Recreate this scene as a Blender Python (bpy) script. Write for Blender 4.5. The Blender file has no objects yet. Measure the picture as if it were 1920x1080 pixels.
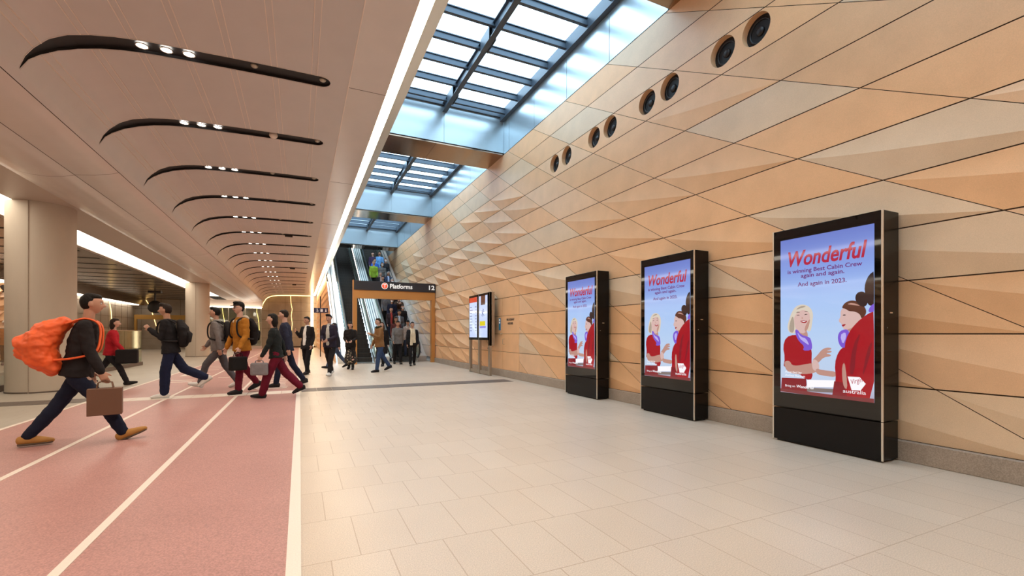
import bpy, bmesh, math, random
from mathutils import Vector, Matrix, noise
R = math.radians
sc = bpy.context.scene
COL = sc.collection
random.seed(7)

# ------------------------------------------------------------------ camera, sky, exposure
cam = bpy.data.cameras.new('camera'); camo = bpy.data.objects.new('camera', cam); COL.objects.link(camo)
cam.sensor_width = 36.0; cam.lens = 853.0 / 1920 * 36.0
cam.shift_y = 86.0 / 1920
camo.location = (0, 0, 1.25); camo.rotation_euler = (R(90), 0, R(-25.013))
cam.clip_start = 0.05; cam.clip_end = 300
sc.camera = camo
w = bpy.data.worlds.new('sky'); sc.world = w; w.use_nodes = True
bg = w.node_tree.nodes['Background']; bg.inputs[0].default_value = (0.62, 0.84, 1.0, 1); bg.inputs[1].default_value = 4.0
sc.view_settings.view_transform = 'Standard'; sc.view_settings.look = 'None'
sc.view_settings.exposure = 0.62; sc.view_settings.gamma = 1.0
sc.view_settings.use_curve_mapping = False
LED_E, BAND_E, SPOT_W = 20.0, 4.0, 38.0

# ------------------------------------------------------------------ materials
def mat(name, col, rough=.6, metal=0., spec=.5, emit=None, es=1., bump=0., bscale=40., vary=0., vscale=3., coat=0., speck=0., sscale=300., stretch=None, coord='Object'):
    m = bpy.data.materials.new(name); m.use_nodes = True
    nt = m.node_tree; N = nt.nodes; L = nt.links; p = N['Principled BSDF']
    p.inputs['Base Color'].default_value = (*col, 1); p.inputs['Roughness'].default_value = rough
    p.inputs['Metallic'].default_value = metal; p.inputs['Specular IOR Level'].default_value = spec
    p.inputs['Coat Weight'].default_value = coat
    if emit: p.inputs['Emission Color'].default_value = (*emit, 1); p.inputs['Emission Strength'].default_value = es
    if bump or vary or speck:
        tc = N.new('ShaderNodeTexCoord'); src = tc.outputs[coord]
        if stretch:
            mp = N.new('ShaderNodeMapping'); mp.inputs['Scale'].default_value = stretch
            L.new(src, mp.inputs['Vector']); src = mp.outputs[0]
    last = None
    def mul(fac_out, lo, hi):
        nonlocal last
        mr = N.new('ShaderNodeMapRange'); mr.inputs['From Min'].default_value = .3; mr.inputs['From Max'].default_value = .7
        mr.inputs['To Min'].default_value = lo; mr.inputs['To Max'].default_value = hi; L.new(fac_out, mr.inputs['Value'])
        mx = N.new('ShaderNodeMix'); mx.data_type = 'RGBA'; mx.blend_type = 'MULTIPLY'; mx.inputs['Factor'].default_value = 1
        if last: L.new(last, mx.inputs['A'])
        else: mx.inputs['A'].default_value = (*col, 1)
        L.new(mr.outputs[0], mx.inputs['B']); last = mx.outputs['Result']
    if vary:
        nz = N.new('ShaderNodeTexNoise'); nz.inputs['Scale'].default_value = vscale; nz.inputs['Detail'].default_value = 4
        L.new(src, nz.inputs['Vector']); mul(nz.outputs['Fac'], 1 - vary, 1 + vary)
    if speck:
        nz = N.new('ShaderNodeTexNoise'); nz.inputs['Scale'].default_value = sscale; nz.inputs['Detail'].default_value = 1
        L.new(src, nz.inputs['Vector']); mul(nz.outputs['Fac'], 1 - speck, 1 + speck)
    if last: L.new(last, p.inputs['Base Color'])
    if bump:
        nz = N.new('ShaderNodeTexNoise'); nz.inputs['Scale'].default_value = bscale; nz.inputs['Detail'].default_value = 3
        L.new(src, nz.inputs['Vector']); b = N.new('ShaderNodeBump'); b.inputs['Strength'].default_value = bump; b.inputs['Distance'].default_value = .02
        L.new(nz.outputs['Fac'], b.inputs['Height']); L.new(b.outputs[0], p.inputs['Normal'])
    return m
def glow(name, col, s):
    m = bpy.data.materials.new(name); m.use_nodes = True; N = m.node_tree.nodes; N.clear()
    e = N.new('ShaderNodeEmission'); e.inputs[0].default_value = (*col, 1); e.inputs[1].default_value = s
    o = N.new('ShaderNodeOutputMaterial'); m.node_tree.links.new(e.outputs[0], o.inputs[0]); return m
def glass(name, tint, gl=.12):
    m = bpy.data.materials.new(name); m.use_nodes = True; N = m.node_tree.nodes; L = m.node_tree.links; N.clear()
    t = N.new('ShaderNodeBsdfTransparent'); t.inputs[0].default_value = (*tint, 1)
    g = N.new('ShaderNodeBsdfGlossy'); g.inputs['Roughness'].default_value = .04
    x = N.new('ShaderNodeMixShader'); x.inputs[0].default_value = gl
    o = N.new('ShaderNodeOutputMaterial'); L.new(t.outputs[0], x.inputs[1]); L.new(g.outputs[0], x.inputs[2]); L.new(x.outputs[0], o.inputs[0]); return m

M = {}
M['peach'] = mat('panel_peach', (.82, .475, .245), .42, vary=.05, speck=.05, sscale=160)
M['sand'] = mat('panel_sand', (.73, .53, .345), .42, vary=.05, speck=.05, sscale=160)
M['tan'] = mat('panel_tan', (.76, .45, .24), .42, vary=.05, speck=.05, sscale=160)
M['blush'] = mat('panel_blush', (.80, .51, .30), .42, vary=.05, speck=.05, sscale=160)
M['joint'] = mat('joint_dark', (.05, .025, .012), .9)
M['plinth'] = mat('plinth_stone', (.36, .29, .23), .6, speck=.2, sscale=120, vary=.08)
M['track'] = mat('track_red', (.42, .215, .19), .42, speck=.22, sscale=110, vary=.06, vscale=1.2)
M['line'] = mat('track_line', (.74, .64, .55), .45, speck=.05, sscale=120)
M['band'] = mat('paver_dark', (.12, .09, .075), .5, speck=.15, sscale=120)
M['ceil'] = mat('ceiling_metal', (.53, .475, .45), .45, vary=.02)
M['fascia'] = mat('fascia_metal', (.60, .53, .49), .25, vary=.02)
M['rib'] = mat('ceiling_rib', (.72, .60, .52), .4)
M['black'] = mat('black_void', (.006, .004, .004), .6)
M['blackmetal'] = mat('black_metal', (.012, .009, .009), .45)
M['gloss'] = mat('kiosk_black', (.006, .005, .005), .2, spec=.22)
M['glossglass'] = mat('kiosk_glass', (.003, .003, .003), .03, spec=.6)
M['steel'] = mat('brushed_steel', (.58, .56, .54), .3, metal=1, bump=.05, bscale=60, stretch=(1, 1, 20))
M['champ'] = mat('champagne_steel', (.42, .36, .29), .38, metal=.8)
M['silver'] = mat('edge_silver', (.75, .70, .62), .3, metal=.9)
M['bronze'] = mat('soffit_bronze', (.40, .28, .20), .16, metal=1, bump=.04, bscale=3)
M['well'] = mat('well_panel', (.52, .60, .64), .28, metal=.75, bump=.03, bscale=2)
M['frame'] = mat('skylight_frame', (.055, .075, .10), .4, metal=.3)
M['pane'] = glass('skylight_glass', (.96, .98, 1), .04)
M['rail_glass'] = glass('railing_glass', (.80, .86, .80), .14)
M['orange'] = mat('portal_orange', (.60, .27, .075), .38, metal=.35, bump=.03, bscale=30, stretch=(1, 1, 12))
M['gold'] = mat('portal_gold', (.34, .18, .035), .4, metal=.4)
M['signblack'] = mat('sign_black', (.022, .017, .02), .5)
M['white'] = mat('white_lettering', (.85, .82, .78), .6, emit=(1, .95, .9), es=.25)
M['tred'] = mat('transit_red', (.80, .09, .03), .5, emit=(1, .12, .04), es=.25)
M['navy'] = mat('sign_navy', (.03, .03, .09), .5)
M['led'] = glow('led_warm', (1, .80, .56), LED_E)
M['ledband'] = glow('led_band', (1, .88, .72), BAND_E)
M['crack'] = glow('led_gold', (1, .62, .20), 4.0)
M['ledsoft'] = glow('led_soft', (1, .74, .42), 5.0)
M['spot'] = glow('downlight_lens', (1, .95, .88), 12)
M['stone'] = mat('end_stone', (.33, .27, .21), .3, vary=.12, vscale=1.5, speck=.1, sscale=40)
M['concrete'] = mat('column_concrete', (.50, .43, .35), .7, vary=.05, vscale=2, bump=.1, bscale=20, stretch=(1, 1, .4))
M['lowceil'] = mat('low_ceiling', (.23, .175, .135), .25, metal=.6, vary=.08, vscale=.6)
M['soffit'] = mat('soffit_paint', (.50, .41, .35), .4)
M['step'] = mat('step_metal', (.022, .018, .016), .85)
M['tread'] = mat('tread_edge', (.06, .05, .042), .8)
M['clad'] = mat('escalator_white', (.84, .83, .78), .3)
M['rubber'] = mat('handrail_rubber', (.012, .012, .012), .4)
M['blue'] = mat('sign_blue', (.02, .22, .42), .5)
M['ink'] = mat('lettering_ink', (.05, .035, .03), .7)

# floor tiles: running bond pavers, world layout in metres
def tile_mat(name='floor_pavers', col=(.56, .46, .365)):
    m = mat(name, col, .38, speck=.16, sscale=150, vary=.05, vscale=.8)
    nt = m.node_tree; N = nt.nodes; L = nt.links; p = N['Principled BSDF']
    tc = N.new('ShaderNodeTexCoord'); mp = N.new('ShaderNodeMapping'); mp.inputs['Location'].default_value = (.0, .31, 0)
    L.new(tc.outputs['Object'], mp.inputs['Vector'])
    b = N.new('ShaderNodeTexBrick'); b.offset = .5; b.inputs['Scale'].default_value = 1
    b.inputs['Brick Width'].default_value = .315; b.inputs['Row Height'].default_value = .6
    b.inputs['Mortar Size'].default_value = .004; b.inputs['Mortar Smooth'].default_value = .3
    b.inputs['Color1'].default_value = (1, 1, 1, 1); b.inputs['Color2'].default_value = (.95, .935, .92, 1); b.inputs['Mortar'].default_value = (.72, .66, .6, 1)
    L.new(mp.outputs[0], b.inputs['Vector'])
    old = p.inputs['Base Color'].links[0].from_socket
    mx = N.new('ShaderNodeMix'); mx.data_type = 'RGBA'; mx.blend_type = 'MULTIPLY'; mx.inputs['Factor'].default_value = 1
    L.new(old, mx.inputs['A']); L.new(b.outputs['Color'], mx.inputs['B']); L.new(mx.outputs['Result'], p.inputs['Base Color'])
    return m
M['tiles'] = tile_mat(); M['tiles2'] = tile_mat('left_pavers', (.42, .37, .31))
M['led_wall'] = None

# ------------------------------------------------------------------ mesh helpers
class MB:
    def __init__(s): s.v = []; s.f = []; s.m = []; s.s = []
    def add(s, vs, fs, m=0, sm=False):
        o = len(s.v); s.v += [tuple(v) for v in vs]
        for f in fs: s.f.append(tuple(i + o for i in f)); s.m.append(m); s.s.append(sm)
    def box(s, x0, y0, z0, x1, y1, z1, m=0):
        x0, x1 = sorted((x0, x1)); y0, y1 = sorted((y0, y1)); z0, z1 = sorted((z0, z1))
        s.add([(x0,y0,z0),(x1,y0,z0),(x1,y1,z0),(x0,y1,z0),(x0,y0,z1),(x1,y0,z1),(x1,y1,z1),(x0,y1,z1)],
              [(3,2,1,0),(4,5,6,7),(0,1,5,4),(1,2,6,5),(2,3,7,6),(3,0,4,7)], m); return s
    def prism(s, poly, axis, a, b, m=0, sm=False):   # poly of 2D points extruded along an axis
        def P(p, t): return {'x': (t, p[0], p[1]), 'y': (p[0], t, p[1]), 'z': (p[0], p[1], t)}[axis]
        n = len(poly); vs = [P(p, a) for p in poly] + [P(p, b) for p in poly]
        s.add(vs, [tuple(range(n)), tuple(range(2*n-1, n-1, -1))], m)
        s.add(vs, [(i, (i+1) % n, (i+1) % n + n, i + n) for i in range(n)], m, sm); return s
    def tube(s, pts, rad, n=12, m=0, ref=(1, 0, 0), cap=True, closed=False):
        pts = [Vector(p) for p in pts]; k = len(pts); rings = []
        if not isinstance(rad, list): rad = [rad] * k
        for i, p in enumerate(pts):
            if closed: d = pts[(i+1) % k] - pts[i-1]
            else: d = pts[min(i+1, k-1)] - pts[max(i-1, 0)]
            d.normalize(); rf = Vector(ref)
            if abs(rf.dot(d)) > .95: rf = Vector((0, 0, 1)) if abs(d.z) < .9 else Vector((0, 1, 0))
            a = (rf - d * rf.dot(d)).normalized(); b = d.cross(a)
            r = rad[i]; ra, rb = r if isinstance(r, (tuple, list)) else (r, r)
            rings.append((p, a, b, d, ra, rb))
        R2 = []
        if cap and not closed:
            p, a, b, d, ra, rb = rings[0]; q = min(ra, rb)
            for t in (80, 50, 22): R2.append((p - d*q*math.sin(R(t)), a, b, d, ra*math.cos(R(t)), rb*math.cos(R(t))))
        R2 += rings
        if cap and not closed:
            p, a, b, d, ra, rb = rings[-1]; q = min(ra, rb)
            for t in (22, 50, 80): R2.append((p + d*q*math.sin(R(t)), a, b, d, ra*math.cos(R(t)), rb*math.cos(R(t))))
        vs = []
        for p, a, b, d, ra, rb in R2:
            for j in range(n):
                t = 2*math.pi*j/n; vs.append(p + a*ra*math.cos(t) + b*rb*math.sin(t))
        fs = []; kk = len(R2)
        for i in range(kk if closed else kk-1):
            i2 = (i+1) % kk
            for j in range(n): fs.append((i*n+j, i*n+(j+1) % n, i2*n+(j+1) % n, i2*n+j))
        if not closed: fs += [tuple(range(n-1, -1, -1)), tuple(range((kk-1)*n, kk*n))]
        s.add(vs, fs, m, True); return s
    def ell(s, c, r, rot=None, n=16, k=10, m=0, fn=None):
        c = Vector(c); vs = []; fs = []
        for i in range(k+1):
            th = math.pi*i/k
            for j in range(n):
                ph = 2*math.pi*j/n
                p = Vector((math.sin(th)*math.cos(ph), math.sin(th)*math.sin(ph), math.cos(th)))
                q = Vector((p.x*r[0], p.y*r[1], p.z*r[2]))
                if fn: q = fn(q)
                if rot: q = rot @ q
                vs.append(c + q)
        for i in range(k):
            for j in range(n): fs.append((i*n+j, (i+1)*n+j, (i+1)*n+(j+1) % n, i*n+(j+1) % n))
        s.add(vs, fs, m, True); return s
    def cyl(s, c, r, z0, z1, n=32, m=0, axis='z'):
        cx, cy = c; poly = [(cx + r*math.cos(2*math.pi*i/n), cy + r*math.sin(2*math.pi*i/n)) for i in range(n)]
        return s.prism(poly, axis, z0, z1, m, True)
    def mesh(s, name, mats):
        me = bpy.data.meshes.new(name); me.from_pydata(s.v, [], s.f)
        for x in (mats if isinstance(mats, (list, tuple)) else [mats]): me.materials.append(x)
        me.polygons.foreach_set('material_index', s.m); me.polygons.foreach_set('use_smooth', s.s)
        me.validate(); return me
    def build(s, name, mats, parent=None, loc=None, bevel=0):
        o = bpy.data.objects.new(name, s.mesh(name, mats)); COL.objects.link(o)
        if parent: o.parent = parent
        if loc: o.location = loc
        if bevel:
            b = o.modifiers.new('bevel', 'BEVEL'); b.width = bevel; b.segments = 2; b.limit_method = 'ANGLE'
        return o
def tag(o, label=None, cat=None, group=None, kind=None):
    for k, v in (('label', label), ('category', cat), ('group', group), ('kind', kind)):
        if v: o[k] = v
    return o
def empty(name, loc=(0,0,0), rz=0, **k):
    o = bpy.data.objects.new(name, None); COL.objects.link(o); o.location = loc; o.rotation_euler = (0, 0, rz); o.empty_display_size = .1
    return tag(o, **k)
def copy_tree(o, parent=None):
    c = o.copy(); COL.objects.link(c)
    if parent: c.parent = parent
    for ch in list(o.children): copy_tree(ch, c)
    return c
def struct(o): o['kind'] = 'structure'; return o
def text(body, size, loc, rot, m, parent=None, name='lettering', shear=0., bold=0., align='LEFT', width=None, ext=.001, sx=1.):
    cu = bpy.data.curves.new('t', 'FONT'); cu.body = body; cu.size = size; cu.shear = shear; cu.offset = bold; cu.extrude = ext
    cu.align_x = align; cu.align_y = 'BOTTOM_BASELINE'; cu.resolution_u = 3
    t = bpy.data.objects.new('t', cu); COL.objects.link(t); dg = bpy.context.evaluated_depsgraph_get()
    me = bpy.data.meshes.new_from_object(t.evaluated_get(dg)); bpy.data.objects.remove(t)
    if width:
        xs = [v.co.x for v in me.vertices]; sx = width / (max(xs) - min(xs))
    for v in me.vertices: v.co.x *= sx
    me.materials.clear(); me.materials.append(m); me.name = name
    o = bpy.data.objects.new(name, me); COL.objects.link(o); o.location = loc; o.rotation_euler = rot
    if parent: o.parent = parent
    return o
ROT_RW = (R(90), 0, R(-90))     # text facing -X, read from inside the hall
ROT_F = (R(90), 0, 0)           # text facing -Y

# ------------------------------------------------------------------ floor
YB, YE = -7.4, 46.0
fl = MB(); fl.add([(-3.5, YB, 0), (5.5, YB, 0), (5.5, YE, 0), (-3.5, YE, 0)], [(0,1,2,3)]); fl.add([(-16.2, YB, 0), (-3.5, YB, 0), (-3.5, YE, 0), (-16.2, YE, 0)], [(0,1,2,3)], 1)
struct(fl.build('floor', [M['tiles'], M['tiles2']]))
tr = MB(); tr.box(-3.55, YB, -.05, 0, YE-1.5, .004); struct(tr.build('trim_1', M['track']))
# lane lines
for i, (x, wd) in enumerate([(-.03, .075), (-1.15, .055), (-2.32, .055), (-3.52, .055)]):
    struct(MB().box(x-wd/2, YB, 0, x+wd/2, YE-1.5, .008).build('trim_%d' % (i+2), M['line']))
# start line: row of white blocks across the lanes
sl = MB(); x = -3.5
while x < -.1:
    sl.box(x+.005, 10.62, 0, min(x+.31, -.07), 11.12, .007); x += .315
struct(sl.build('trim_6', M['line']))
# stretched white stroke marks past the line
bars = MB()
for y in [11.7, 12.0, 12.35, 12.7, 13.1, 13.6, 14.1, 15.0, 15.35, 16.6, 17.1, 18.2]:
    bars.box(-.98 + random.uniform(0, .08), y, 0, -.25 - random.uniform(0, .15), y+.11, .007)
for y in (11.7, 13.1, 15.0): bars.box(-.98, y, 0, -.88, y+.9, .007)
for y in (14.2, 14.7, 16.2, 16.9, 18.6, 19.6, 20.6): bars.box(-3.2, y, 0, -2.55, y+.13, .007)
for y in (14.3, 16.3, 18.7): bars.box(-3.2, y, 0, -3.08, y+.7, .007)
for y in (15.2, 17.6, 20.4): bars.box(-2.1, y, 0, -1.4, y+.12, .007)
struct(bars.build('trim_7', M['line']))
# dark paver bands
db = MB(); x = .03
while x < 5.0: db.box(x+.003, 10.8, 0, x+.312, 11.42, .005); x += .316
x = -3.6
while x > -16: db.box(x-.312, 10.8, 0, x-.003, 11.42, .005); x -= .316
struct(db.build('trim_8', M['band']))

# ------------------------------------------------------------------ faceted panel walls
ROW, DY, SL = .526, 1.555, .595
def clip(poly, ax, val, keep_less):
    out = []; n = len(poly)
    for i in range(n):
        a, b = poly[i], poly[(i+1) % n]
        da = (val - a[ax]) if keep_less else (a[ax] - val); db_ = (val - b[ax]) if keep_less else (b[ax] - val)
        if da >= 0: out.append(a)
        if (da > 0 and db_ < 0) or (da < 0 and db_ > 0):
            t = da / (da - db_); out.append(tuple(a[j] + (b[j]-a[j])*t for j in range(3)))
    return out
def panel_wall(name, X, sg, y0, y1, z0, z1, k0, k1, amp, holes=(), doors=(), seed=3, mats=('peach','sand','tan','blush')):
    rnd = random.Random(seed); mb = MB()
    for k in range(k0, k1):
        n0 = int(math.floor((y0 - ROW*(k+1)/SL)/DY)) - 1; n1 = int(math.ceil((y1 - ROW*k/SL)/DY)) + 1
        for n in range(n0, n1):
            mi = rnd.choices(range(4), (5, 2.2, 3, 3))[0]; u1 = rnd.random(); u2 = rnd.random()
            g = .006
            def pt(s, t, h):      # s: 0 far .. 1 near, t: 0 top .. 1 bottom
                ze = ROW*(k + 1 - t); zz = min(max(ze, ROW*k + g), ROW*(k+1) - g)
                Y = -.03 + DY*(n + 1 - s) + zz/SL
                Y += (g if s > .5 else -g)*1.1*(abs(s-.5)*2)**8
                return (Y, 1.25 + zz, h)
            yc = -.03 + DY*(n+.5) + ROW*(k+.5)/SL
            hh = [(a, b) for a, b in holes if abs(a-yc) < DY*.6 and ROW*k < b-1.25 < ROW*(k+1)]
            A = amp(yc, k, u1)
            polys = []; grp = {}
            if hh:
                bm = bmesh.new(); es = []
                def loop(pts):
                    vs = [bm.verts.new((p[0], p[1], 0)) for p in pts]
                    for i in range(len(vs)): es.append(bm.edges.new((vs[i], vs[(i+1) % len(vs)])))
                loop([pt(0,0,0), pt(1,0,0), pt(1,1,0), pt(0,1,0)])
                for a, b in hh: loop([(a + .205*math.cos(t*math.pi/16), b + .205*math.sin(t*math.pi/16)) for t in range(32)])
                bmesh.ops.triangle_fill(bm, use_beauty=True, use_dissolve=False, edges=es)
                for f in bm.faces: polys.append([(v.co.x, v.co.y, 0.) for v in f.verts])
                bm.free()
            elif A < .004: polys.append([pt(0,0,0), pt(1,0,0), pt(1,1,0), pt(0,1,0)])
            else:
                NS = 14; pw = .62 + .25*u2
                def tc(s): return min(max(s**pw, 0.), 1.)
                def H(s): return A*max(0, math.sin(math.pi*min(1, s)))**.8
                for i in range(NS):
                    sa, sb = i/NS, (i+1)/NS
                    for j in range(4):
                        ta, tb = j/4, (j+1)/4
                        polys.append([pt(sa, tc(sa)*ta, H(sa)*ta**1.5), pt(sb, tc(sb)*ta, H(sb)*ta**1.5), pt(sb, tc(sb)*tb, H(sb)*tb**1.5), pt(sa, tc(sa)*tb, H(sa)*tb**1.5)])
                    polys.append([pt(sa, tc(sa), H(sa)), pt(sb, tc(sb), H(sb)), pt(sb, 1, 0), pt(sa, 1, 0)]); grp[len(polys)-1] = 1
            fin = []
            for pi, p in enumerate(polys):
                gi = grp.get(pi, 0)
                p = clip(clip(clip(clip(p, 0, y1, True), 0, y0, False), 1, z1, True), 1, z0, False)
                if len(p) < 3: continue
                parts = [p]
                for (da, db2, dz) in doors:
                    nx = []
                    for q in parts:
                        for r in (clip(q, 0, da, True), clip(q, 0, db2, False), clip(clip(clip(q, 0, da, False), 0, db2, True), 1, dz, False)):
                            if len(r) >= 3: nx.append(r)
                    parts = nx
                fin += [(gi, q) for q in parts]
            idx = {}; vs = []; fs = []
            for gi, p in fin:
                f = []
                for q in p:
                    key = (gi, round(q[0], 4), round(q[1], 4))
                    if key not in idx: idx[key] = len(vs); vs.append((X - sg*(q[2] + .012), q[0], q[1]))
                    if idx[key] not in f: f.append(idx[key])
                if len(f) > 2: fs.append(tuple(f))
            if fs: mb.add(vs, fs, mi, A >= .004 and not hh)
    # backing behind the open joints
    o = mb.build(name, [M[x] for x in mats])
    return struct(o)
def amp_right(y, k, u):
    if k >= 8: return 0
    if 9.8 < y < 13.6 and k < 2: return .0 if u < .6 else .015
    base = .022 + .036*min(max((y-7)/8, 0), 1)
    lim = .38 if y < 9 else .2
    if k >= 4 and y < 12: base *= .7; lim = .72
    if k >= 6: base *= .6; lim = .75 if y < 12 else .4
    return 0 if u < lim else base*(.6 + .6*u)
hole_y = [4.06, 4.58, 5.60, 6.13, 7.16, 7.69, 8.74, 9.27]
panel_wall('wall_right', 5.44, 1, YB, 34.0, .198, 6.51, -3, 10, amp_right, [(y, 5.25) for y in hole_y], [(11.16, 13.4, 2.30)])
bk = MB(); bk.box(5.62, YB, -.1, 5.75, 29.4, 7.6); bk.box(5.62, 29.4, -.1, 5.75, 42, 9.6)
bk.box(5.438, YB, .0, 5.62, 11.16, .198+.01); struct(bk.build('wall_right_backing', M['joint']))
# thin dark sheet right behind the joints, with openings at the speaker holes
sh = MB(); sh.box(5.437, YB, .198, 5.45, 11.16, 4.95); sh.box(5.437, 13.4, .198, 5.45, 34, 4.95); sh.box(5.437, 11.16, 2.3, 5.45, 13.4, 4.95)
sh.box(5.437, YB, 5.55, 5.45, 34, 6.5); sh.box(5.437, 9.7, 4.95, 5.45, 34, 5.55); sh.box(5.437, YB, 4.95, 5.45, 3.7, 5.55)
struct(sh.build('wall_right_lining', M['joint']))
struct(MB().box(5.37, YB, 0, 5.60, 20.2, .198).build('baseboard_right', M['plinth'], bevel=.006))
# service doors, flush and rectangular
def flush_door(name, ya, yb, off):
    d = MB(); zs = [.2, .724, 1.25, 1.776, 2.30]
    for a, b in zip(zs, zs[1:]): d.box(5.425+off, ya+.006, a+.005, 5.45, yb-.006, b-.005)
    o = d.build(name, M['peach']); MB().box(5.446, ya, .2, 5.46, yb, 2.3).build('door_backing', M['joint'], o)
    return struct(o)
d1 = flush_door('door_1', 11.16, 12.28, 0); d2 = flush_door('door_2', 12.28, 13.4, 0)
h = MB(); h.tube([(5.42, 12.16, 1.10), (5.375, 12.16, 1.10), (5.375, 12.16, .95), (5.42, 12.16, .95)], .007, 8); h.build('door_handle', M['champ'], d1)
MB().box(5.40, 12.30, 1.235, 5.43, 12.42, 1.26).build('door_latch', M['silver'], d2)
s1 = MB().box(5.418, 12.42, 1.36, 5.424, 12.55, 1.72).build('blue_door_sign', M['blue']); tag(s1, 'small blue sign with white pictograms on the tan wall beside the door', 'sign')
for k in range(2):
    MB().box(5.415, 12.45, 1.56+.08*k, 5.4185, 12.52, 1.61+.08*k).build('pictogram', M['white'], s1)
t1 = text('FIRE HYDRANT', .085, (5.421, 11.99, 1.63), ROT_RW, M['ink'], width=.52, bold=.002); t2 = text('HOSE REEL', .085, (5.421, 11.91, 1.52), ROT_RW, M['ink'], width=.36, bold=.002)
t1.name = 'hydrant_lettering'; tag(t1, 'black words FIRE HYDRANT printed on the tan service door', 'lettering')
t2.name = 'hose_reel_lettering'; tag(t2, 'black words HOSE REEL printed under FIRE HYDRANT on the tan door', 'lettering')
# round speakers in the wall holes
ords = ['nearest', 'second nearest', 'third nearest', 'farthest']
for i, y in enumerate(hole_y):
    e = empty('wall_speaker', (5.432, y, 5.25), label='round black speaker recessed high in the tan wall, %s one of the %s pair' % ('near' if i % 2 == 0 else 'far', ords[i//2]), cat='speaker', group='round speakers high in the right wall')
    b = MB(); n = 32
    vs = []
    for r, dx in ((.207, -.002), (.205, .09), (.205, .16)): vs += [(dx, r*math.cos(2*math.pi*j/n), r*math.sin(2*math.pi*j/n)) for j in range(n)]
    b.add(vs, [(a*n+j, a*n+(j+1) % n, (a+1)*n+(j+1) % n, (a+1)*n+j) for a in range(1) for j in range(n)], 0, True)
    b.build('sleeve', M['tan'], e)
    c = MB(); c.cyl((0, 0), .205, .09, .12, 32, 0, 'x'); c.build('baffle', M['black'], e)
    d = MB(); d.tube([(.085, .15*math.cos(t*math.pi/12), .15*math.sin(t*math.pi/12)) for t in range(24)], .014, 8, closed=True); d.ell((.085, 0, 0), (.03, .06, .06)); d.build('cone', M['blackmetal'], e)

# ------------------------------------------------------------------ main ceiling
Y0, P = 6.84, 2.2
prof = [(.62, 4.75), (.40, 4.75), (.34, 4.75), (.2, 4.75), (-.3, 4.745), (-.8, 4.735), (-1.3, 4.72), (-1.6, 4.71), (-1.75, 4.70), (-1.95, 4.68), (-2.15, 4.645), (-2.35, 4.59), (-2.52, 4.51), (-2.66, 4.40), (-2.74, 4.31), (-2.79, 4.20), (-2.81, 4.14)]
prof += [(-2.87, 4.08)]
def wslot(x):
    if x >= .39 or x <= -2.80: return 0.
    w_ = .135
    if x > .26: w_ *= math.sqrt(max(0, 1 - ((x-.26)/.13)**2))
    if x < -2.35: w_ *= max(0.02, 1 - ((-2.35-x)/.46)**1.7)
    return w_
cm = MB(); fine = []
for a, b in zip(prof, prof[1:]):
    m_ = 6 if abs(a[0]-b[0]) > .1 or a[0] > .19 else 2
    for i in range(m_): fine.append((a[0]+(b[0]-a[0])*i/m_, a[1]+(b[1]-a[1])*i/m_))
fine.append(prof[-1])
kN = 18; k_start = -6
slots = list(range(k_start, 17))
for k in slots:
    yc = Y0 + P*k; L = []
    for (x, z) in fine: L.append([(x, yc-P/2, z), (x, yc-wslot(x), z), (x, yc+wslot(x), z), (x, yc+P/2, z)])
    vs = [v for r in L for v in r]; fs = []
    for i in range(len(L)-1):
        fs.append((i*4, i*4+1, i*4+5, i*4+4)); fs.append((i*4+2, i*4+3, i*4+7, i*4+6))
        if wslot(fine[i][0]) == 0 and wslot(fine[i+1][0]) == 0: pass
    cm.add(vs, fs, 0, True)
yA, yB_ = Y0 + P*(k_start-.5), Y0 + P*16.5
yB_ = YE
cm.add([(x, Y0+P*16.5, z) for x, z in prof] + [(x, YE, z) for x, z in prof], [(i, i+1, i+1+len(prof), i+len(prof)) for i in range(len(prof)-1)], 0, True)
struct(cm.build('ceiling', M['ceil']))
# plain border strip between the seam and the light line
ce = MB(); ce.add([(.63, yA, 4.75), (1.148, yA, 4.75), (1.148, YE, 4.75), (.63, YE, 4.75)], [(0,1,2,3)])
k = -6
while Y0 + P*k < YE: ce.box(.63, Y0+P*k-.004, 4.748, 1.148, Y0+P*k+.004, 4.751, 1); k += 2
struct(ce.build('ceiling_border', [M['fascia'], M['joint']]))
# void above: unseen deck added to keep the sky out
cap = MB(); cap.box(-16.3, yA, 4.96, 1.42, YE+.2, 5.05); cap.box(1.36, yA, 4.83, 1.44, 29.4, 7.72); cap.box(1.36, 29.4, 4.83, 1.44, 44, 9.7); struct(cap.build('deck_sky_blocker', M['ceil']))
# fascia rolls, three bands
fp = [(-2.876, 4.074), (-3.02, 4.02), (-3.2, 3.985), (-3.46, 3.95)]
fq = [(-3.468, 3.947), (-3.62, 3.90), (-3.80, 3.875), (-4.0, 3.88), (-4.2, 3.915), (-4.35, 3.965), (-4.45, 4.03)]
fb = MB()
for pr in (fp, fq):
    L = []
    for i in range(len(pr)-1):
        for j in range(4):
            t = j/4; L.append((pr[i][0]+(pr[i+1][0]-pr[i][0])*t, pr[i][1]+(pr[i+1][1]-pr[i][1])*t))
    L.append(pr[-1]); y = yA
    step_ = 4.4 if pr is fq else 8.8
    while y < YE:
        y2 = min(y + step_, YE)
        fb.add([(x, y+.006, z) for x, z in L] + [(x, y2-.006, z) for x, z in L], [(i, i+1, i+1+len(L), i+len(L)) for i in range(len(L)-1)], 0, True); y = y2
struct(fb.build('trim_9', M['fascia']))
bk = MB(); bk.prism([(-2.86, 4.12), (-3.46, 3.99), (-3.8, 3.91), (-4.2, 3.95), (-4.42, 4.04), (-4.42, 4.3), (-2.86, 4.3)], 'y', yA, YE); struct(bk.build('trim_10', M['joint']))
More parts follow.
